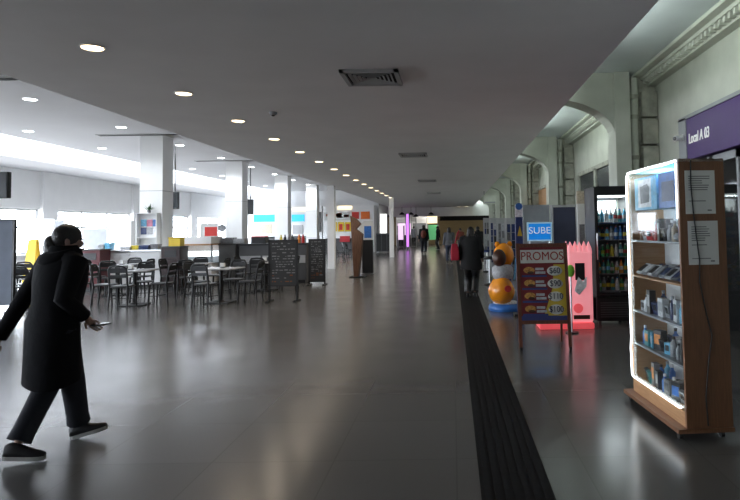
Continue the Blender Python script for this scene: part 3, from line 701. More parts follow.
# transom windows and door on the right wall further away
w = bpy.data.objects.new('window_20', None); COL.objects.link(w); w.location = (XR, 14.35, 2.35); w['kind'] = 'structure'
f = MB()
for y in (-1.75, -.1, 1.75): f.bb(-.06, 0, y - .09, y + .09, 0, .55)
f.bb(-.06, 0, -1.84, 1.84, .5, .6); f.bb(-.06, 0, -1.84, 1.84, -.08, .02); f.build('window_frame', M['cream_old'], w)
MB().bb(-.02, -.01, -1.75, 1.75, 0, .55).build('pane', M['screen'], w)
d = bpy.data.objects.new('door_1', None); COL.objects.link(d); d.location = (XR, 22.6, 0); d['kind'] = 'structure'
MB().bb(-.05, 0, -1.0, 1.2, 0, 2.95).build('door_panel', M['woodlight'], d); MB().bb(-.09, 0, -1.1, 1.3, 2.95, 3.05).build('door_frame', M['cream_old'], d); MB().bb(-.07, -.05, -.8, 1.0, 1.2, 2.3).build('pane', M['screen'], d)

# ------------------------------------------------------------------ glass showcase
CA = R(4.0); CX, CY = 1.61, 4.26
L, W, Ht = 1.02, .335, 1.975
t = thing('glass_showcase', 'tall brown glass showcase with white light strips full of gadgets', 'showcase', (CX, CY, 0), CA)
S = t
MB().bb(-.07, W, -.02, L + .04, .055, .085).build('base_board', M['cardbrown'], t)
for x, y in ((-.03, .05), (-.03, L - .03), (W - .06, .05), (W - .06, L - .03)):
    k = MB(); k.cyl((x - .012, y, .027), (x + .012, y, .027), .027, n=12); k.bb(x - .015, x + .015, y - .015, y + .015, .045, .055); k.build('castor', M['black'], t)
MB().bb(0, W, 0, .025, .085, Ht).build('side_panel', M['cardbrown'], t)
MB().bb(0.005, W, L - .02, L, .085, Ht - .02).build('side_panel', M['woodlight'], t)
MB().bb(W - .02, W, .025, L - .02, .085, Ht - .02).build('back_panel', M['white'], t)
MB().bb(.0, .02, .025, L - .02, .085, .19).build('kick_panel', M['woodlight'], t)
MB().bb(0, W, 0, L, Ht - .02, Ht).build('top_panel', M['white'], t)
MB().bb(.003, .009, .03, L - .02, .19, Ht - .03).build('front_glass', M['glass'], t)
SH = [.19, .50, .78, 1.08, 1.38]
for k, z in enumerate(SH): MB().bb(.015, W - .02, .025, L - .02, z - .015, z).build('shelf', M['woodlight'] if k in (0, 3) else M['tabletop'], t)
tr = MB()
tr.tube([(-.008, L - .01, Ht - .05), (-.008, L - .01, 1.0), (-.006, L - .012, .55), (-.012, L - .01, .45), (-.008, L - .01, .23), (-.008, L - .03, .21), (-.008, .10, .205), (-.008, .06, .215)], .007, 8)
tr.tube([(-.008, L - .01, Ht - .05), (-.008, L - .05, Ht - .015), (-.008, L * .75, Ht - .02), (-.008, L * .5, Ht - .012), (-.008, L * .25, Ht - .02), (-.008, .03, Ht - .012)], .007, 8)
tr.tube([(-.006, .028, Ht - .03), (-.006, .028, 1.55)], .004, 8)
tr.build('light_strip', M['led'], t)
# the papers and the cable on the near side panel
def local(p): return Matrix.Rotation(CA, 3, 'Z') @ Vector(p) + Vector((CX, CY, 0))
for k, (x0, x1, z0, z1, nm) in enumerate(((.045, .265, 1.58, 1.89, 'upper'), (.055, .275, 1.22, 1.53, 'lower'))):
    q = local(((x0 + x1) / 2, -.0015, (z0 + z1) / 2)); w, h = x1 - x0, z1 - z0
    n_ = thing('notice', 'white printed paper notice, the %s of two on the brown showcase side' % nm, 'notice', q, CA, 'paper notices on the showcase')
    MB().bb(-w / 2, w / 2, -.001, .001, -h / 2, h / 2).build('sheet', M['paper'], n_)
    pr = MB(); rnd = random.Random(k + 2); z = h / 2 - .045
    while z > -h / 2 + .03:
        if z > h / 2 - .15 or rnd.random() < .3: pr.bb(-w / 2 + .025, -w / 2 + .025 + (w - .06) * rnd.uniform(.6, 1), -.0022, -.001, z, z + .006)
        z -= .016
    pr.bb(w / 2 - .06, w / 2 - .03, -.0022, -.001, -h / 2 + .02, -h / 2 + .03)
    pr.build('printed_lines', M['ink'], n_)
pts = [local(p) for p in ((.09, -.008, 1.965), (.085, -.008, 1.80), (.10, -.008, 1.55), (.13, -.008, 1.25), (.125, -.008, 1.1), (.16, -.008, .9), (.20, -.008, .72), (.17, -.008, .55), (.14, -.008, .3), (.15, -.008, .1))]
tag(MB().tube(pts, .005, 6).build('cable', M['black']), 'thin black cable hanging down the brown side of the showcase', 'cable')
# contents
SHN = ['bottom', 'second lowest', 'middle', 'fourth', 'top']
def put(mb, name, m, x, y, z, rz, label, cat, grp, parts=()):
    o = mb.build(name, m, None, local((x, y, z)), CA + rz); tag(o, label, cat, grp)
    for nm, pm, mm in parts: pm.build(nm, mm, o)
    return o
rnd = random.Random(11)
# top shelf level: small boxes and devices below, appliance cartons on a rail above
zt = 1.635
MB().bb(.02, W - .02, .025, L - .02, zt - .012, zt).build('shelf', M['glass'], S)
for k, (y, wd, c, nm) in enumerate(((.70, .46, 'cyan', 'pale blue carton picturing a grey speaker'), (.25, .36, 'blue', 'blue appliance carton'))):
    bx = MB().bb(-.09, .09, -wd / 2, wd / 2, 0, .27)
    parts = []
    if k == 0:
        parts = [('printed_panel', MB().bb(-.093, -.09, -.12, .15, .02, .25), PAL['white']), ('printed_picture', MB().prism([(-.097, -.08, .06), (-.097, .09, .05), (-.097, .10, .19), (-.097, -.05, .21), (-.097, -.09, .18)], (.004, 0, 0)), PAL['grey'])]
    else: parts = [('printed_panel', MB().bb(-.093, -.09, -.1, .12, .05, .2), PAL['navy'])]
    put(bx, 'carton', PAL[c], .125, y, zt, 0, nm + ' on the uppermost showcase shelf', 'carton', 'cartons in the showcase', parts)
NAMES = {}
def gadget(shelf, idx, y, x):
    z = SH[shelf]; r = rnd.random(); 
    c = rnd.choice(['white', 'black', 'silver', 'grey', 'blue', 'teal', 'black', 'grey', 'white', 'navy', 'cyan', 'black', 'silver', 'navy'] if shelf != 4 else ['brown', 'black', 'grey', 'beige', 'silver', 'navy', 'red'])
    row = 'front' if x < .15 else 'back'
    if r < .42:
        h, w, d = rnd.uniform(.08, .19), rnd.uniform(.06, .1), rnd.uniform(.04, .06)
        mb = MB().bb(-d / 2, d / 2, -w / 2, w / 2, 0, h); nm, parts = 'small_box', [('printed_panel', MB().bb(-d / 2 - .002, -d / 2, -w / 2 + .012, w / 2 - .012, h * .3, h * .8), PAL[rnd.choice(['white', 'black', 'silver', 'orange', 'blue'])])]
    elif r < .66:
        h = rnd.uniform(.11, .18); q = rnd.uniform(.018, .028)
        mb = MB().lathe([(q * .9, 0), (q, .01), (q, h * .65), (q * .45, h * .78), (q * .45, h * .86)], n=12); nm, parts = 'bottle', [('cap', MB().cyl((0, 0, h * .86), (0, 0, h), q * .5, n=10), PAL[rnd.choice(['white', 'black', 'silver'])])]
    elif r < .84:
        mb = MB().box((0, 0, .05), (.03, .075, .1), ry=R(-14)); nm, parts = 'pocket_gadget', [('screen', MB().box((-.0165, 0, .058), (.002, .055, .05), ry=R(-14)), M['screen'])]
    else:
        mb = MB().ell((0, 0, .035), .05, .05, .035, 14, 8); nm, parts = 'speaker_puck', [('grille', MB().lathe([(.03, .066), (.03, .072), (.01, .074)], n=12), M['black'])]
    lab = '%s %s on the %s showcase shelf, %s from near end, %s row' % (c, nm.replace('_', ' '), SHN[shelf], ORD[idx], row)
    put(mb, nm, PAL[c], x, y, z, rnd.uniform(-.3, .3), lab, nm.replace('_', ' '), 'gadgets on the %s shelf' % SHN[shelf], parts)
for sh in (0, 1, 2, 4):
    for row, x in enumerate((.085, .22)):
        n_ = 10 if row == 0 else 9
        for k in range(n_): gadget(sh, k, .10 + (L - .2) * k / (n_ - 1) + rnd.uniform(-.01, .01), x + rnd.uniform(-.012, .012))
# fourth level: tilted tray of flat phone packs
z = SH[3]
for k in range(8):
    for row in range(2):
        y = .10 + .115 * k; x = .085 + .13 * row; hh = .02 + .10 * row
        if row == 1:
            pass
        c = rnd.choice(['white', 'black', 'silver', 'navy', 'white', 'brown', 'grey'])
        mb = MB().box((0, 0, .055), (.12, .095, .018), ry=R(-38)); pr = MB().box((-.0075, 0, .0645), (.085, .07, .002), ry=R(-38))
        put(mb, 'phone_pack', PAL[c], x, y, z, 0, '%s flat pack leaning on the fourth showcase shelf, %s from near end, %s row' % (c, ORD[k], ('front', 'back')[row]), 'pack', 'flat packs on the fourth shelf', [('printed_panel', pr, PAL[rnd.choice(['black', 'silver', 'white', 'navy'])])])

# ------------------------------------------------------------------ drinks fridge
FY = 9.2; fx0, fx1 = P(595.5, 250, FY).x, P(632.5, 250, FY).x
fw = fx1 - fx0; FH = P(610, 186, FY).z; FD = .68
t = thing('drinks_fridge', 'tall black glass door drinks fridge with lit shelves of bottles', 'fridge', ((fx0 + fx1) / 2, FY, 0)); FR = t
h = fw / 2
MB().bb(-h, -h + .035, .03, FD, .06, FH).build('side_panel', M['black'], t, bev=.006); MB().bb(h - .035, h, .03, FD, .06, FH).build('side_panel', M['black'], t, bev=.006)
MB().bb(-h, h, FD - .03, FD, .06, FH).build('back_panel', M['grey'], t)
MB().bb(-h + .035, h - .035, .03, FD - .03, FH - .04, FH).build('top_panel', M['black'], t); 
MB().bb(-h, h, .02, FD - .03, .06, .42).build('lower_panel', M['black'], t, bev=.006)
g = MB()
for k in range(7): g.bb(-h + .06, h - .06, .01, .022, .12 + .035 * k, .135 + .035 * k)
g.build('grille', M['darkgrey'], t)
for sx in (-1, 1):
    for y in (.08, FD - .08): MB().cyl((sx * (h - .06), y, 0), (sx * (h - .06), y, .06), .025).build('foot', M['black'], t)
d = MB(); z0, z1 = .44, FH - .02
d.bb(-h, -h + .05, 0, .03, z0, z1); d.bb(h - .05, h, 0, .03, z0, z1); d.bb(-h + .05, h - .05, 0, .03, z0, z0 + .05); d.bb(-h + .05, h - .05, 0, .03, z1 - .12, z1)
do = d.build('door', M['black'], t); MB().bb(-h + .05, h - .05, .012, .018, z0 + .05, z1 - .12).build('door_glass', M['glass'], do); MB().tube([(-h + .025, -.03, 1.0), (-h + .025, -.035, 1.4)], .01, 8).build('handle', M['steel'], do)
MB().bb(-h + .05, h - .05, .1, .4, FH - .16, FH - .14).build('light_panel', M['fridgelight'], t)
MB().bb(-h + .06, h - .06, FD - .05, FD - .031, 1.72, FH - .2).build('lit_back', M['fridgelight'], t)
MB().bb(-h + .05, h - .05, .07, .085, 1.545, 1.558).build('price_rail', PAL['blue'], t)
FS = [.52, .78, 1.04, 1.30, 1.57]
for z in FS: MB().bb(-h + .036, h - .036, .06, FD - .03, z - .012, z).build('shelf', M['tabletop'], t)
FN = ['lowest', 'second lowest', 'middle', 'fourth', 'top']
cc = [['green', 'black', 'white', 'silver', 'teal'], ['green', 'orange', 'green', 'white', 'teal'], ['green', 'yellow', 'teal', 'green', 'white'], ['blue', 'navy', 'silver', 'blue', 'cyan'], ['white', 'silver', 'cyan', 'white', 'teal']]
for s_, z in enumerate(FS):
    for k in range(7):
        c = cc[s_][(k * 3 + s_) % 5]; hh = rnd.uniform(.18, .22); q = .031
        x = -h + .075 + (fw - .15) * k / 6
        o = MB().lathe([(q * .9, 0), (q, .012), (q, hh * .6), (q * .42, hh * .82), (q * .42, hh * .9)], n=12).build('drink_bottle', PAL[c], None, (FR.location.x + x, FY + .12 + .01 * (k % 2), z))
        tag(o, '%s drink bottle on the %s fridge shelf, %s from the left' % (c, FN[s_], ORD[k]), 'bottle', 'bottles on the %s fridge shelf' % FN[s_])
        MB().cyl((0, 0, hh * .9), (0, 0, hh), q * .48, n=10).build('cap', PAL[rnd.choice(['white', 'red', 'blue'])], o); MB().lathe([(q + .001, hh * .25), (q + .001, hh * .52)], n=12).build('paper_label', PAL[rnd.choice(['white', 'red', 'cyan', 'yellow', 'white'])], o)

# ------------------------------------------------------------------ pink machine
PY = 8.95; a, c = P(568, 250, PY), P(592, 250, PY); w = c.x - a.x; zt = P(580, 251, PY).z
t = thing('toy_vending_machine', 'pink lit toy machine with a spiky crown top beside the drinks fridge', 'vending machine', ((a.x + c.x) / 2, PY, 0))
MB().bb(-w / 2, w / 2, 0, .42, .09, zt).build('machine_body', M['pink'], t, bev=.03)
MB().bb(-w / 2 - .45, w / 2, -.05, .45, 0, .09).build('base', M['pinkred'], t, bev=.02)
cr = MB()
for k in range(5):
    x = -w / 2 + .04 + (w - .08) * k / 4
    for y in (.05, .37): cr.lathe([(.05, zt - .04), (.045, zt + .03), (.004, zt + .14 - .02 * (k % 2))], (x, y, 0), 8)
cr.build('crown', M['pink'], t)
MB().lathe([(.1, zt - .002), (.09, zt + .04), (.03, zt + .07)], (0, .2, 0), 16).build('dome', M['pinkred'], t)
wx0, wx1 = P(574.5, 250, PY).x - t.location.x, P(584, 250, PY).x - t.location.x; wz0, wz1 = P(580, 280, PY).z, P(580, 263, PY).z
wf = MB().bb(wx0, wx1, -.015, .0, wz0, wz1).build('display_window', M['black'], t); 
MB().prism([(wx0 - .02, -.02, wz0 - .16), (wx0 + .05, -.02, wz0 - .22), (wx1 + .02, -.02, wz0 - .1), (wx1 + .03, -.02, wz0 + .06), (wx1 - .03, -.02, wz0 - .02), (wx0 + .04, -.02, wz0 + .05)], (0, .018, 0)).build('emblem', PAL['white'], t)
MB().cyl((-.05, -.02, .30), (-.05, .0, .30), .07, n=18).build('coin_knob', M['pinkred'], t)
MB().bb(-.12, .12, -.012, 0, .14, .2).build('delivery_slot', M['brown'], t)
# white totem behind it
TY = 11.3; a, c = P(578, 250, TY), P(588, 250, TY); w = c.x - a.x
t = thing('advert_totem', 'narrow white advert totem with a yellow top left of the drinks fridge', 'totem', ((a.x + c.x) / 2, TY, 0)); zt = P(583, 191, TY).z
MB().bb(-w / 2, w / 2, -.04, .04, .03, zt - .24).build('totem_body', M['paper'], t); MB().bb(-w / 2, w / 2, -.04, .04, zt - .24, zt).build('header', PAL['beige'], t)
MB().bb(-w / 2 - .04, w / 2 + .04, -.16, .16, 0, .03).build('base', M['grey'], t); MB().bb(-w / 2 + .03, w / 2 - .06, -.046, -.04, 1.15, 1.55).build('printed_panel', PAL['grey'], t)
# kiosks
def kiosk(px0, px1, yt, Y, m, fm, label, d=.5, name='kiosk_cabinet'):
    a, c = P(px0, yt, Y), P(px1, yt, Y); w = c.x - a.x; z1 = a.z
    t = thing(name, label, 'cabinet', ((a.x + c.x) / 2, Y, 0))
    MB().bb(-w / 2 + .03, w / 2 - .03, 0, d, .05, z1 - .03).build('panel', m, t)
    f = MB(); f.bb(-w / 2, -w / 2 + .04, -.02, d, .0, z1); f.bb(w / 2 - .04, w / 2, -.02, d, .0, z1); f.bb(-w / 2 + .04, w / 2 - .04, -.02, d, z1 - .05, z1); f.build('frame', fm, t)
    MB().bb(-w / 2 + .04, w / 2 - .04, .02, d, 0, .05).build('plinth', M['black'], t)
    return t
kiosk(551, 577, 205, 12.3, M['navygrey'], M['tabletop'], 'navy grey felt panel cabinet with a pale frame behind the pink machine', .12, 'display_partition')
kiosk(522.5, 549, 205, 12.8, M['grey'], M['grey'], 'plain grey cabinet behind the blue SUBE sign', .45)
SY = 12.0; a, c = P(527.3, 241.3, SY), P(551.7, 222, SY); w, hh = c.x - a.x, c.z - a.z
t = thing('sube_sign', 'blue sign with white letters SUBE standing above the promo board', 'sign', ((a.x + c.x) / 2, SY, 0))
MB().bb(-w / 2, w / 2, -.02, .02, a.z, c.z).build('sign_border', mat('pale_blue_border', (.30, .50, .62), .5, em=(.4, .65, .8), es=.2), t)
MB().bb(-w / 2 + .03, w / 2 - .03, -.026, -.018, a.z + .03, c.z - .03).build('sign_face', M['subeblue'], t)
text('lettering', 'SUBE', hh * .5, M['signwhite'], t, (0, -.03, a.z + hh * .55), FACE_NEAR, .003, 'CENTER', 1.05, 0, 0)
for sx in (-1, 1): MB().cyl((sx * w * .4, 0, .02), (sx * w * .4, 0, a.z), .015).build('leg', M['steel'], t)
MB().bb(-w / 2, w / 2, -.2, .2, 0, .02).build('base', M['steel'], t)
NY = 10.4; a, c = P(516, 250, NY), P(523, 250, NY); w = c.x - a.x
t = thing('pillar_sign', 'slim pillar sign with white and blue top above the promo board corner', 'sign', ((a.x + c.x) / 2, NY, 0)); z1, z2, z3 = P(520, 203, NY).z, P(520, 217, NY).z, P(520, 243, NY).z
MB().bb(-w / 2, w / 2, -.04, .04, z2, z1 - .03).build('upper_panel', PAL['white'], t); MB().cyl((0, -.045, z1 - .06), (0, .045, z1 - .06), w * .5, n=18).build('round_emblem', PAL['blue'], t)
MB().bb(-w / 2, w / 2, -.04, .04, .04, z2).build('lower_panel', PAL['navy'], t); MB().prism([(-.04, -.045, z3 + .12), (.05, -.045, z3 + .12), (.01, -.045, z3 + .3)], (0, .005, 0)).build('emblem', M['boardyellow'], t)
MB().bb(-w / 2 - .06, w / 2 + .06, -.15, .15, 0, .04).build('base', M['black'], t)
# magazine racks
for k, (px0, px1, Y) in enumerate(((506, 515.5, 14.2), (497.5, 505, 16.2), (490, 496.5, 18.6), (484, 489, 21.2))):
    a, c = P(px0, 218, Y), P(px1, 218, Y); w = c.x - a.x; z1 = a.z
    t = thing('magazine_rack', 'tall grey wire magazine rack on the right, %s of four' % ('nearest', 'second nearest', 'third nearest', 'farthest')[k], 'rack', ((a.x + c.x) / 2, Y, 0), 0, 'magazine racks')
    f = MB()
    for sx in (-1, 1):
        for y in (0, .3): f.bb(sx * w / 2 - .018, sx * w / 2 + .018, y - .015, y + .015, 0.0, z1)
    f.bb(-w / 2, w / 2, .14, .16, .1, z1); f.build('frame', M['tabletop'], t)
    for j in range(7):
        z = .25 + j * (z1 - .4) / 7
        MB().bb(-w / 2, w / 2, -.02, .3, z - .01, z).build('shelf', M['grey'], t)
        for i in range(2):
            q = MB().box(((-.25 + .5 * i) * w, .02, z + .1), (w * .36, .012, .19), rx=R(-8)).build('magazine', PAL[rnd.choice(['navy', 'silver', 'grey', 'grey', 'black', 'silver', 'navy'])], t)
# projecting box on the pier and stools
t = thing('projecting_box', 'plain grey green box hanging under the right edge of the corridor ceiling', 'air unit', (1.80, 29.0, 0))
a, c = P(484, 204, 29), P(496.5, 195, 29)
MB().bb(-.31, .31, -.2, .2, a.z, c.z).build('casing', M['cream'], t, bev=.01); MB().bb(-.25, .25, -.205, -.2, a.z + .04, a.z + .1).build('grille', M['grey'], t)
k = MB()
for x in (-.2,): k.bb(x - .09, x - .05, -.02, .02, c.z, ZC)
k.build('bracket', M['grey'], t)

# ------------------------------------------------------------------ kiddie ride (plain orange animal shaped ride)
KY = 11.0; kx = P(504, 300, KY).x
t = thing('kiddie_ride', 'glossy orange rounded children ride with a dark mane on a blue base', 'kiddie ride', (kx, KY, 0), R(12))
MB().lathe([(.30, 0), (.32, .03), (.30, .10), (.22, .13)], (.06, 0.1, 0), 24).build('base', M['blue'], t)
MB().lathe([(.24, .13), (.2, .16)], (.06, .1, 0), 24).build('base_ring', PAL['white'], t)
MB().ell((-.03, .05, .38), .24, .30, .28, 20, 12, f=lambda p: Vector((p.x * (1 - .35 * max(p.z, 0)), p.y, p.z))).build('body', M['orange'], t)
MB().cyl((0.0, -.24, .42), (0.0, -.27, .42), .06, n=16).build('badge', M['wallred'], t)
MB().lathe([(.16, .58), (.2, .66), (.19, .78), (.12, .84)], (.0, .05, 0), 18).build('windscreen', PAL['silver'], t)
MB().ell((.04, .1, 1.0), .19, .2, .23, 18, 12).build('head', M['orange'], t)
MB().ell((-.08, -.02, .96), .13, .14, .16, 14, 10).build('mane', M['brown'], t)
for sx in (-1, 1): MB().ell((.04 + sx * .12, .1, 1.2), .05, .035, .06, 10, 8).build('ear', M['orange'], t)
MB().cyl((.2, 0, .55), (.24, -.02, .95), .02, n=8).build('grab_pole', PAL['cyan'], t)
# dark stools / bags left of the ride
for k, (px, py, c) in enumerate(((490, 285, 'black'), (487.5, 272, 'navy'))):
    g = G(px, py)
    s_ = thing('dark_stool', 'dark stool near the orange ride, %s of two' % ('nearer', 'farther')[k], 'stool', (g.x, g.y, 0), 0, 'dark stools')
    MB().lathe([(.16, .68), (.17, .70), (.17, .74), (.15, .76)], n=18).build('seat', PAL[c], s_); MB().cyl((0, 0, .02), (0, 0, .68), .03).build('column_leg', M['steel'], s_); MB().lathe([(.18, 0), (.17, .02), (.04, .05)], n=18).build('base', M['black'], s_)

# ------------------------------------------------------------------ promo board
g0, g1 = G(521, 352), G(571, 351); BY = (g0.y + g1.y) / 2
w = g1.x - g0.x + .03; lean = R(9)
t = thing('promo_board', 'brown wooden sandwich board headed PROMOS with four price rows', 'sign', ((g0.x + g1.x) / 2, BY, 0), R(-1))
def tilt(mb):
    mt = Matrix.Rotation(-lean, 3, 'X'); mb.v = [tuple(mt @ Vector(p)) for p in mb.v]; return mb
H1 = P(545, 243, BY + .2).z / math.cos(lean); z0 = P(545, 320, BY + .05).z
for sx in (-1, 1): tilt(MB().bb(sx * (w / 2 - .02) - .02, sx * (w / 2 - .02) + .02, 0, .03, .03, H1)).build('post', M['woodred'], t)
for za in (H1 - .05, z0 - .045): tilt(MB().bb(-w / 2 + .04, w / 2 - .04, 0, .03, za, za + .045)).build('rail', M['woodred'], t)
pan = tilt(MB().bb(-w / 2 + .04, w / 2 - .04, .008, .022, z0, H1 - .05)).build('board', M['boardred'], t)
k2 = MB().bb(-w / 2 + .05, w / 2 - .05, .004, .008, H1 - .25, H1 - .085); tilt(k2).build('title_strip', M['boardwhite'], t)
mt = Matrix.Rotation(-lean, 3, 'X')
def btext(nm, s, size, m, x, z, y=.001, sx=1, bold=.0, al='CENTER'): return text(nm, s, size, m, t, mt @ Vector((x, y, z)), (R(90) - lean, 0, 0), .002, al, sx, 0, bold)
fnt = btext('lettering', 'PROMOS', .15, mat('promo_red_letter', (.30, .02, .015), .5), 0, H1 - .168, sx=.9)
rows = [('$60', M['boardgold']), ('$90', M['boardgold']), ('$110', M['boardgold']), ('$100', M['boardgold'])]
rh = (H1 - .27 - z0 - .05) / 4
tilt(MB().prism([(-.02, .007, z0), (w / 2 - .04, .007, z0), (w / 2 - .04, .007, H1 - .27), (.14, .007, H1 - .27), (.12, .007, H1 - .55)], (0, .003, 0))).build('yellow_ground', M['boardyellow'], t)
tilt(MB().bb(-w / 2 + .04, w / 2 - .04, .0055, .009, z0, z0 + .055)).build('blue_band', M['boardblue'], t)
for k, (s, m) in enumerate(rows):
    z = H1 - .27 - rh * (k + .5)
    pl = MB(); pl.ell((.15, .004, z), .095, .004, rh * .38, 20, 10); tilt(pl).build('price_plate', M['boardwhite'], t)
    btext('price', s, .105, mat('promo_price_ink', (.02, .02, .05), .5) if k == 0 else bpy.data.materials['promo_price_ink'], .15, z, -.003, .85)
    fo = MB(); fo.ell((-.165, .004, z + .01), .07, .004, rh * .26, 14, 8); tilt(fo).build('food_picture', m, t)
    dk = MB(); dk.ell((-.15, .001, z - .02), .04, .004, rh * .12, 12, 6); tilt(dk).build('food_detail', M['brown'], t)
    bl = MB()
    for j in range(2): bl.bb(-.09, .035 - .02 * j, .003, .006, z - .035 + .045 * j, z - .005 + .045 * j, )
    tilt(bl).build('print_lines', PAL['silver'], t)
    tilt(MB().bb(-w / 2 + .06, .05, .004, .0065, z - rh * .5 + .005, z - rh * .5 + .03)).build('blue_band', M['boardblue'], t)
bk = MB()
for sx in (-1, 1): bk.tube([(sx * (w / 2 - .05), .04 + math.sin(lean) * (H1 - .08), (H1 - .08) * math.cos(lean)), (sx * (w / 2 - .05), .52, .02)], .016, 6)
bk.box((0, .45, .28), (w - .1, .02, .04)); bk.build('rear_leg', M['woodred'], t)
for sx in (-1, 1):
    q = MB(); q.cyl((sx * (w / 2 - .02) - .015, .012, .026), (sx * (w / 2 - .02) + .015, .012, .026), .026, n=12); q.build('castor', M['black'], t)
t = thing('green_ball_sign', 'small bright green disc sign between the promo board and pink machine', 'sign', (P(570.5, 270, 8.6).x, 8.6, 0))
MB().cyl((0, 0, 0.02), (0, 0, P(570, 276, 8.6).z), .012).build('pole', M['steel'], t); MB().ell((0, 0, P(570, 271, 8.6).z), .06, .03, .09, 14, 8).build('disc', M['pagegreen'], t); MB().lathe([(.1, 0), (.09, .02)], n=16).build('base', M['black'], t)

# ------------------------------------------------------------------ people
def ik(a, b, l1, l2, bend):
    a, b = Vector(a), Vector(b); d = b - a; L = min(d.length, (l1 + l2) * .999); u = d.normalized()
    x = (l1 * l1 - l2 * l2 + L * L) / (2 * L); h = math.sqrt(max(l1 * l1 - x * x, 0))
    bd = Vector(bend); bd = (bd - u * bd.dot(u)).normalized()
    return a + u * x + bd * h
def skin_mesh(name, verts, edges, radii, m, parent, sub=2):
    me = bpy.data.meshes.new(name + '_src'); me.from_pydata([tuple(p) for p in verts], edges, [])
    o = bpy.data.objects.new(name + '_src', me); COL.objects.link(o)
    md = o.modifiers.new('skin', 'SKIN'); md.use_smooth_shade = True
    sv = me.skin_vertices[0].data
    for i, r in enumerate(radii): sv[i].radius = r if isinstance(r, tuple) else (r, r); sv[i].use_root = (i == 0)
    s = o.modifiers.new('sub', 'SUBSURF'); s.levels = sub; s.render_levels = sub
    out = bpy.data.meshes.new_from_object(o.evaluated_get(bpy.context.evaluated_depsgraph_get()))
    bpy.data.objects.remove(o); out.name = name; out.materials.clear(); out.materials.append(m)
    q = bpy.data.objects.new(name, out); COL.objects.link(q); q.parent = parent
    return q
def person(label, loc, heading, H=1.66, ankles=None, wrists=None, lean=.03, coat=M['blackcoat'], hem=.45, trousers=M['jeans'], shoes=M['black'], hair='bun', flare=1.15, build=1.0, hands=True, soles=True, toes=(0, 0), drop=.0, yaw=0, turn=0, hood=False):
    s = H / 1.70
    t = thing('person', label, 'person', loc, heading - R(90))
    V = lambda x, y, z: Vector((x, y, z)) * s
    ln = lambda z: lean * (z - .9) / .6
    pelvis, spine, chest, neck = V(0, 0, .93 - drop), V(0, ln(1.1), 1.12 - drop), V(0, ln(1.3), 1.31 - drop), V(0, ln(1.45), 1.44 - drop)
    hd = V(0, ln(1.56) + .03, 1.545 - drop); crown = V(0, ln(1.60) + .02, 1.595 - drop)
    HV = lambda x, y, z: Matrix.Rotation(-turn, 3, 'Z') @ V(x, y, z)
    ankles = ankles or [V(-.1, 0, .1), V(.1, 0, .1)]
    wrists = wrists or [V(-.25, .04, .82), V(.25, .04, .82)]
    vs, es, rs = [], [], []
    def add(p, r, par=None):
        vs.append(p); rs.append(tuple(k * s for k in r) if isinstance(r, tuple) else r * s)
        if par is not None: es.append((par, len(vs) - 1))
        return len(vs) - 1
    pe = add(pelvis, (.13, .10)); sp = add(spine, (.115, .09), pe); ch = add(chest, (.14, .10), sp); ne = add(neck, .052, ch)
    h1 = add(hd, (.072, .088), ne); add(crown, (.066, .08), h1); add(hd + HV(0, .10, -.02), .014, h1)
    J = {'knee': [], 'hip': [], 'sh': [], 'el': []}
    for i, sx in enumerate((-1, 1)):
        hip = V(sx * .09, 0, .90 - drop); kn = ik(hip, ankles[i], .43 * s, .43 * s, (0, 1, 0)); J['hip'].append(hip); J['knee'].append(kn)
        a = add(hip, .085, pe); b_ = add(kn, .055, a); add(ankles[i], .036, b_)
        sh = V(sx * .175, ln(1.4), 1.395 - drop); el = ik(sh, wrists[i], .29 * s, .25 * s, (sx * .4, -1, -.2)); J['sh'].append(sh); J['el'].append(el)
        a = add(sh, .055, ch); b_ = add(el, .04, a); c_ = add(wrists[i], .026, b_)
        dr = (wrists[i] - el).normalized(); sd = dr.cross(Vector((sx, 0, 0))).normalized()
        if sd.length < .5: sd = Vector((0, 1, 0))
        pm = add(wrists[i] + dr * .06 * s, (.03, .022), c_)
        nr = dr.cross(sd)
        for f_ in range(4):
            o_ = sd * (f_ - 1.5) * .019 * s; l = (.075, .085, .078, .06)[f_] * s
            k1 = add(wrists[i] + dr * .10 * s + o_, .009, pm); k2_ = add(wrists[i] + dr * (.10 * s + l * .55) + o_ + nr * .012 * -sx, .008, k1); add(wrists[i] + dr * (.10 * s + l * .9) + o_ + nr * .035 * -sx, .006, k2_)
        k1 = add(wrists[i] + dr * .045 * s + sd * .042 * s, .010, pm); add(wrists[i] + dr * .085 * s + sd * .058 * s, .008, k1)
    skin_mesh('body', vs, es, rs, M['skin'], t)
    # trousers
    tr = MB(); rnd2 = random.Random(len(label))
    n = 14
    for i in range(2):
        hip, kn, an = J['hip'][i], J['knee'][i], ankles[i]
        pts = [hip + V(0, 0, .08), hip, hip.lerp(kn, .5), kn.lerp(hip, .08), kn, kn.lerp(an, .45), an.lerp(kn, .22), an.lerp(kn, .06)]
        tr.tube(pts, [r * s * build for r in (.10, .112, .092, .076, .075, .070, .068, .072)], n)
    tr.tube([V(0, 0, .80 - drop), V(0, 0, .9 - drop), V(0, 0, 1.04 - drop)], [(.13 * s, .11 * s), (.165 * s, .12 * s), (.15 * s, .11 * s)], n)
    tr.build('trousers', trousers, t)
    # coat
    ct = MB(); prof = []
    zs = [(hem / s, .19 * flare, .15 * flare), (hem / s + .10, .188 * flare, .148 * flare), (.95 - drop, .185, .145), (1.10 - drop, .175, .135), (1.25 - drop, .20, .145), (1.36 - drop, .205, .135), (1.42 - drop, .16, .11), (1.455 - drop, .09, .085), (1.52 - drop, .075, .08)]
    rings = []
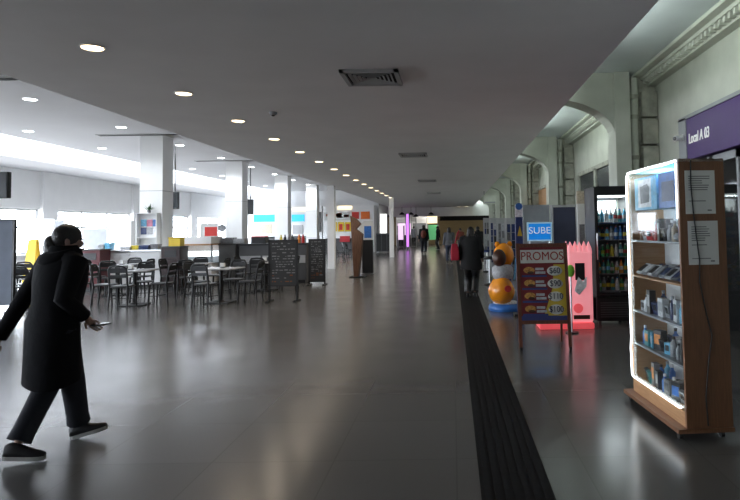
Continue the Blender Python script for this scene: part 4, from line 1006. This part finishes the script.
    for z, rx, ry in zs:
        r = []
        yo = ln(max(z, .8)) if z > .8 else ln(.8) * .5
        for k in range(24):
            a = 2 * math.pi * k / 24; wob = 1 + .03 * math.sin(3 * a + z * 9) + .02 * math.sin(5 * a - z * 14)
            r.append(V(rx * build * wob * math.cos(a), yo + ry * build * wob * math.sin(a), z + (.02 * math.sin(2 * a) if z < .7 else 0)))
        rings.append(r)
    ct.loft(rings)
    for i, sx in enumerate((-1, 1)):
        sh, el, wr = J['sh'][i], J['el'][i], wrists[i]
        ct.tube([sh + V(-sx * .05, 0, .005), sh + V(sx * .01, 0, 0), sh.lerp(el, .5), el, el.lerp(wr, .5), wr.lerp(el, .05)], [r * s * build for r in (.07, .074, .064, .056, .05, .045)], 14)
    ct.build('coat', coat, t)
    if hood: MB().loft([[V(rx * math.cos(a), ln(1.45) - .02 + ry * math.sin(a), z + .03 * math.sin(a)) for a in [2 * math.pi * k / 20 for k in range(20)]] for z, rx, ry in ((1.39 - drop, .12, .12), (1.42 - drop, .155, .15), (1.46 - drop, .15, .14), (1.49 - drop, .11, .11))]).build('hood', coat, t)
    # shoes
    for i, sx in enumerate((-1, 1)):
        an = ankles[i]; pit = toes[i]; sm_ = MB()
        def T(x, y, z): 
            q = Vector((x, y * math.cos(pit) - z * math.sin(pit), y * math.sin(pit) + z * math.cos(pit))); return an + (Matrix.Rotation(-yaw, 3, 'Z') @ q) * s
        prof = [(-.075, .028, .075), (-.05, .036, .09), (0, .037, .095), (.06, .04, .065), (.12, .043, .045), (.165, .036, .035), (.19, .018, .025)]
        sm_.loft([[T(rx * math.cos(a), y, -.085 + max(0, math.sin(a)) * (hh + .012)) for a in [2 * math.pi * k / 14 for k in range(14)]] for y, rx, hh in prof])
        so = sm_.build('shoe', shoes, t)
        if soles:
            sl = MB(); sl.loft([[T(rx * 1.06 * cx, y, cz) for cx, cz in ((-1, -.1), (1, -.1), (1, -.072), (-1, -.072))] for y, rx, hh in prof], smooth=False)
            sl.build('sole', M['sole'], so)
    # hair, eyes, ears
    hr = MB(); c = hd.lerp(crown, .6) + HV(0, -.012, .012)
    hr.ell(c, .088 * s, .105 * s, .10 * s, 18, 12, f=lambda p: p )
    if hair == 'bun':
        hr.ell(c + HV(0, -.10, -.05), .05 * s, .05 * s, .06 * s, 12, 8); hr.ell(c + HV(0, -.10, -.10), .06 * s, .045 * s, .05 * s, 12, 8)
    if hair == 'long': hr.tube([c + HV(0, -.05, -.01), c + HV(0, -.075, -.12), c + HV(0, -.09, -.26)], [(.085 * s, .06 * s), (.09 * s, .05 * s), (.06 * s, .03 * s)], 12)
    hr.build('hair', M['hair'], t)
    for sx in (-1, 1):
        MB().ell(hd + HV(sx * .03, .082, .02), .011 * s, .008 * s, .007 * s, 8, 6).build('eye', M['black'], t)
        MB().ell(hd + HV(sx * .082, .0, .0), .012 * s, .02 * s, .032 * s, 8, 6).build('ear', M['skin'], t)
    MB().ell(hd + HV(0, .09, -.058), .024 * s, .008 * s, .007 * s, 8, 6).build('mouth', M['darkred'], t)
    return t, J
def worldloc(px, py): g = G(px, py); return (g.x, g.y, 0)

# walking person at left
s = 1.60 / 1.7
hdg = R(60); loc = Vector((-2.82, 4.25, 0))
fwd = Vector((math.cos(hdg), math.sin(hdg), 0)); rgt = Vector((fwd.y, -fwd.x, 0))
def toloc(p): d = Vector(p) - loc; return Vector((d.dot(rgt), d.dot(fwd), d.z))
aR = toloc(P(79, 424, 4.50)); aL = toloc(P(17, 445, 4.05))
wl = toloc(P(-2, 340, 4.30)); wr = toloc(P(85, 317, 4.28))
W, J = person('dark haired person in a long black coat walking across the floor at left', loc, hdg, 1.58, [aL, aR], [wl, wr], .07, M['blackcoat'], .47, M['jeans'], M['black'], 'bun', 1.02, 1.16, toes=(R(-4), R(14)), drop=-.015, yaw=R(50), turn=R(35), hood=True)
t = thing('phone', 'small dark phone held in the hand of the walking person', 'phone', loc + rgt * (wr.x + .02) + fwd * (wr.y + .10) + Vector((0, 0, wr.z - .065)), hdg)
MB().bb(-.06, .06, -.035, .035, -.005, .005).build('case', M['black'], t, bev=.003); MB().bb(-.055, .055, -.032, .032, .005, .006).build('display', M['screen'], t)

def far_person(label, px, pyfoot, pytop, hd_, **k):
    g = G(px, pyfoot); H = P(px, pytop, g.y).z
    s = H / 1.70; st = k.pop('stride', .0)
    a = [Vector((-.09, st, .1)) * s, Vector((.09, -st, .1 + .02 * (st > 0))) * s]
    w = k.pop('wr', None)
    w = [Vector(q) * s for q in (w or [(-.27, -.02, .85), (.27, .05, .86)])]
    return person(label, (g.x, g.y, 0), R(hd_), H, a, w, hem=k.pop('hem', .75), **k), g, s
(Wp, _), g, s = far_person('person in a long black coat standing beside the dark floor strip', 471.5, 297.5, 226, 80, coat=M['blackcoat2'], hem=.62, trousers=M['black'], hair='long', flare=1.12, build=1.25, stride=.05, soles=False, wr=[(-.26, .05, .88), (.24, .18, .95)])
p = P(457.5, 251, g.y)
t = thing('handbag', 'red bag carried at the side of the person in the long black coat', 'bag', (p.x - .06, g.y, p.z))
MB().loft([[(x * k, y * k, z) for x, y in ((-.09, -.12), (.09, -.12), (.09, .12), (-.09, .12))] for k, z in ((.9, -.2), (1.05, -.17), (1.0, 0), (.7, .16))], smooth=False).build('bag_body', M['redbag'], t, bev=.02)
MB().tube([(0, -.06, .15), (.05, -.05, .32), (.1, 0, .45), (.05, .05, .32), (0, .06, .15)], .012, 6).build('strap', M['redbag'], t)
(b1, _), g, s = far_person('person with a rust red backpack walking away far down the corridor', 424, 254.5, 224.5, 92, coat=M['blackcoat2'], trousers=M['jeans'], hair='short', stride=.10, hem=.8, build=1.1)
t = thing('backpack', 'rust red backpack worn by the far walking person', 'backpack', (g.x, g.y - .24 * s, 1.15 * s))
MB().ell((0, 0, 0), .17, .11, .24, 14, 10).build('pack_body', M['pack'], t); MB().ell((0, -.08, -.07), .11, .05, .10, 12, 8).build('pocket', M['pack'], t)
far_person('person in a grey jacket and blue jeans walking away near the middle of the corridor', 449.5, 263.5, 227, 90, coat=M['greyjacket'], trousers=M['bluejeans'], hair='long', stride=.08, hem=.8)
far_person('dark dressed person standing in front of the green far panel', 438.5, 249.5, 226, 200, coat=M['blackcoat2'], trousers=M['black'], hair='short', hem=.7)
far_person('person in a red top far down the corridor behind the long coat', 460.5, 254, 228, 270, coat=M['pack'], trousers=M['black'], hair='short', hem=.85)
far_person('dark dressed person beside the magazine racks at the far right', 478.5, 262, 226, 100, coat=M['blackcoat2'], trousers=M['black'], hair='short', hem=.75)
far_person('distant person in grey beside the violet lit pillar', 414, 246.5, 226, 100, coat=M['greyjacket'], trousers=M['black'], hair='short', hem=.8)

# ------------------------------------------------------------------ light
WORLD, COVE, SPOT, LEDW, EXPO = 18.0, 28, 55, 190, 0.55
wd = bpy.data.worlds.new('overcast_sky'); SC.world = wd; wd.use_nodes = True
nt = wd.node_tree; bg = nt.nodes['Background']
tc = nt.nodes.new('ShaderNodeTexCoord'); sx_ = nt.nodes.new('ShaderNodeSeparateXYZ'); rp = nt.nodes.new('ShaderNodeValToRGB')
rp.color_ramp.elements[0].position = .47; rp.color_ramp.elements[0].color = (.36, .36, .35, 1); rp.color_ramp.elements[1].position = .51; rp.color_ramp.elements[1].color = (.90, .95, 1, 1)
ad = nt.nodes.new('ShaderNodeMath'); ad.operation = 'MULTIPLY_ADD'; ad.inputs[1].default_value = .5; ad.inputs[2].default_value = .5
nt.links.new(tc.outputs['Generated'], sx_.inputs[0]); nt.links.new(sx_.outputs['Z'], ad.inputs[0]); nt.links.new(ad.outputs[0], rp.inputs['Fac']); nt.links.new(rp.outputs['Color'], bg.inputs['Color'])
bg.inputs['Strength'].default_value = WORLD
def area(name, loc, rot_, sx, sy, power, col, portal=False):
    l = bpy.data.lights.new(name, 'AREA'); l.shape = 'RECTANGLE'; l.size = sx; l.size_y = sy; l.energy = power; l.color = col
    if portal: l.cycles.is_portal = True
    o = bpy.data.objects.new(name, l); COL.objects.link(o); o.location = loc; o.rotation_euler = rot_; return o
# daylight portals in the window wall and the skylight
area('window_portal', (XL - .2, 21, 1.58), (0, R(-90), 0), 1.56, 56, 1, (1, 1, 1), True)
area('fridge_lamp', (FR.location.x, FY + .22, FH - .17), (0, 0, 0), fw - .2, .2, 5, (.9, .97, 1))
sl = local((.16, L / 2, Ht - .03)); area('showcase_lamp', sl, (0, 0, CA), .2, L - .2, 4, (.92, .97, 1))
area('skylight_portal', (-13.25, 21, 5.29), (0, 0, 0), .9, 56, 1, (1, 1, 1), True)
# fluorescent battens lying on top of the slab edge, washing the side vault and the right wall
for k in range(8):
    if k > 0: area('cove_batten', (1.72, -5.0 + 6.95 * k + 3.4, ZC + .42), (0, R(-105), 0), .12, 5.2, COVE, (.91, 1, .95))
# lamps of the downlights
for k in range(0, 15):
    l = bpy.data.lights.new('downlight_lamp', 'SPOT'); l.energy = SPOT; l.color = (1, .84, .66); l.spot_size = R(160); l.spot_blend = .8; l.shadow_soft_size = .1
    o = bpy.data.objects.new('downlight_lamp', l); COL.objects.link(o); o.location = (-3.435, 5.68 + 1.955 * k, ZC - .03)
for x, y in ((-3, 52), (-.5, 54), (1.5, 52), (-2, 56)):  # fill lights without fixtures, added to brighten the far hall
    l = bpy.data.lights.new('far_hall_fill', 'POINT'); l.energy = 28; l.color = (1, .93, .85); l.shadow_soft_size = .15
    o = bpy.data.objects.new('far_hall_fill', l); COL.objects.link(o); o.location = (x, y, 2.75)
for x in (-8.94, -11.74):
    for k in range(8):
        l = bpy.data.lights.new('food_court_lamp', 'SPOT'); l.energy = LEDW; l.color = (.9, .96, 1); l.spot_size = R(150); l.spot_blend = .8; l.shadow_soft_size = .15
        o = bpy.data.objects.new('food_court_lamp', l); COL.objects.link(o); o.location = (x, 12.62 + 3.5 * k + (.4 if x < -10 else 0), ZL - .03)
SC.view_settings.view_transform = 'Standard'; SC.view_settings.look = 'None'; SC.view_settings.gamma = 1; SC.view_settings.use_curve_mapping = False
SC.view_settings.exposure = EXPO
SC.cycles.max_bounces = 8; SC.cycles.diffuse_bounces = 4; SC.cycles.glossy_bounces = 3; SC.cycles.transparent_max_bounces = 16
SC.cycles.sample_clamp_indirect = 6; SC.cycles.caustics_reflective = False; SC.cycles.caustics_refractive = False
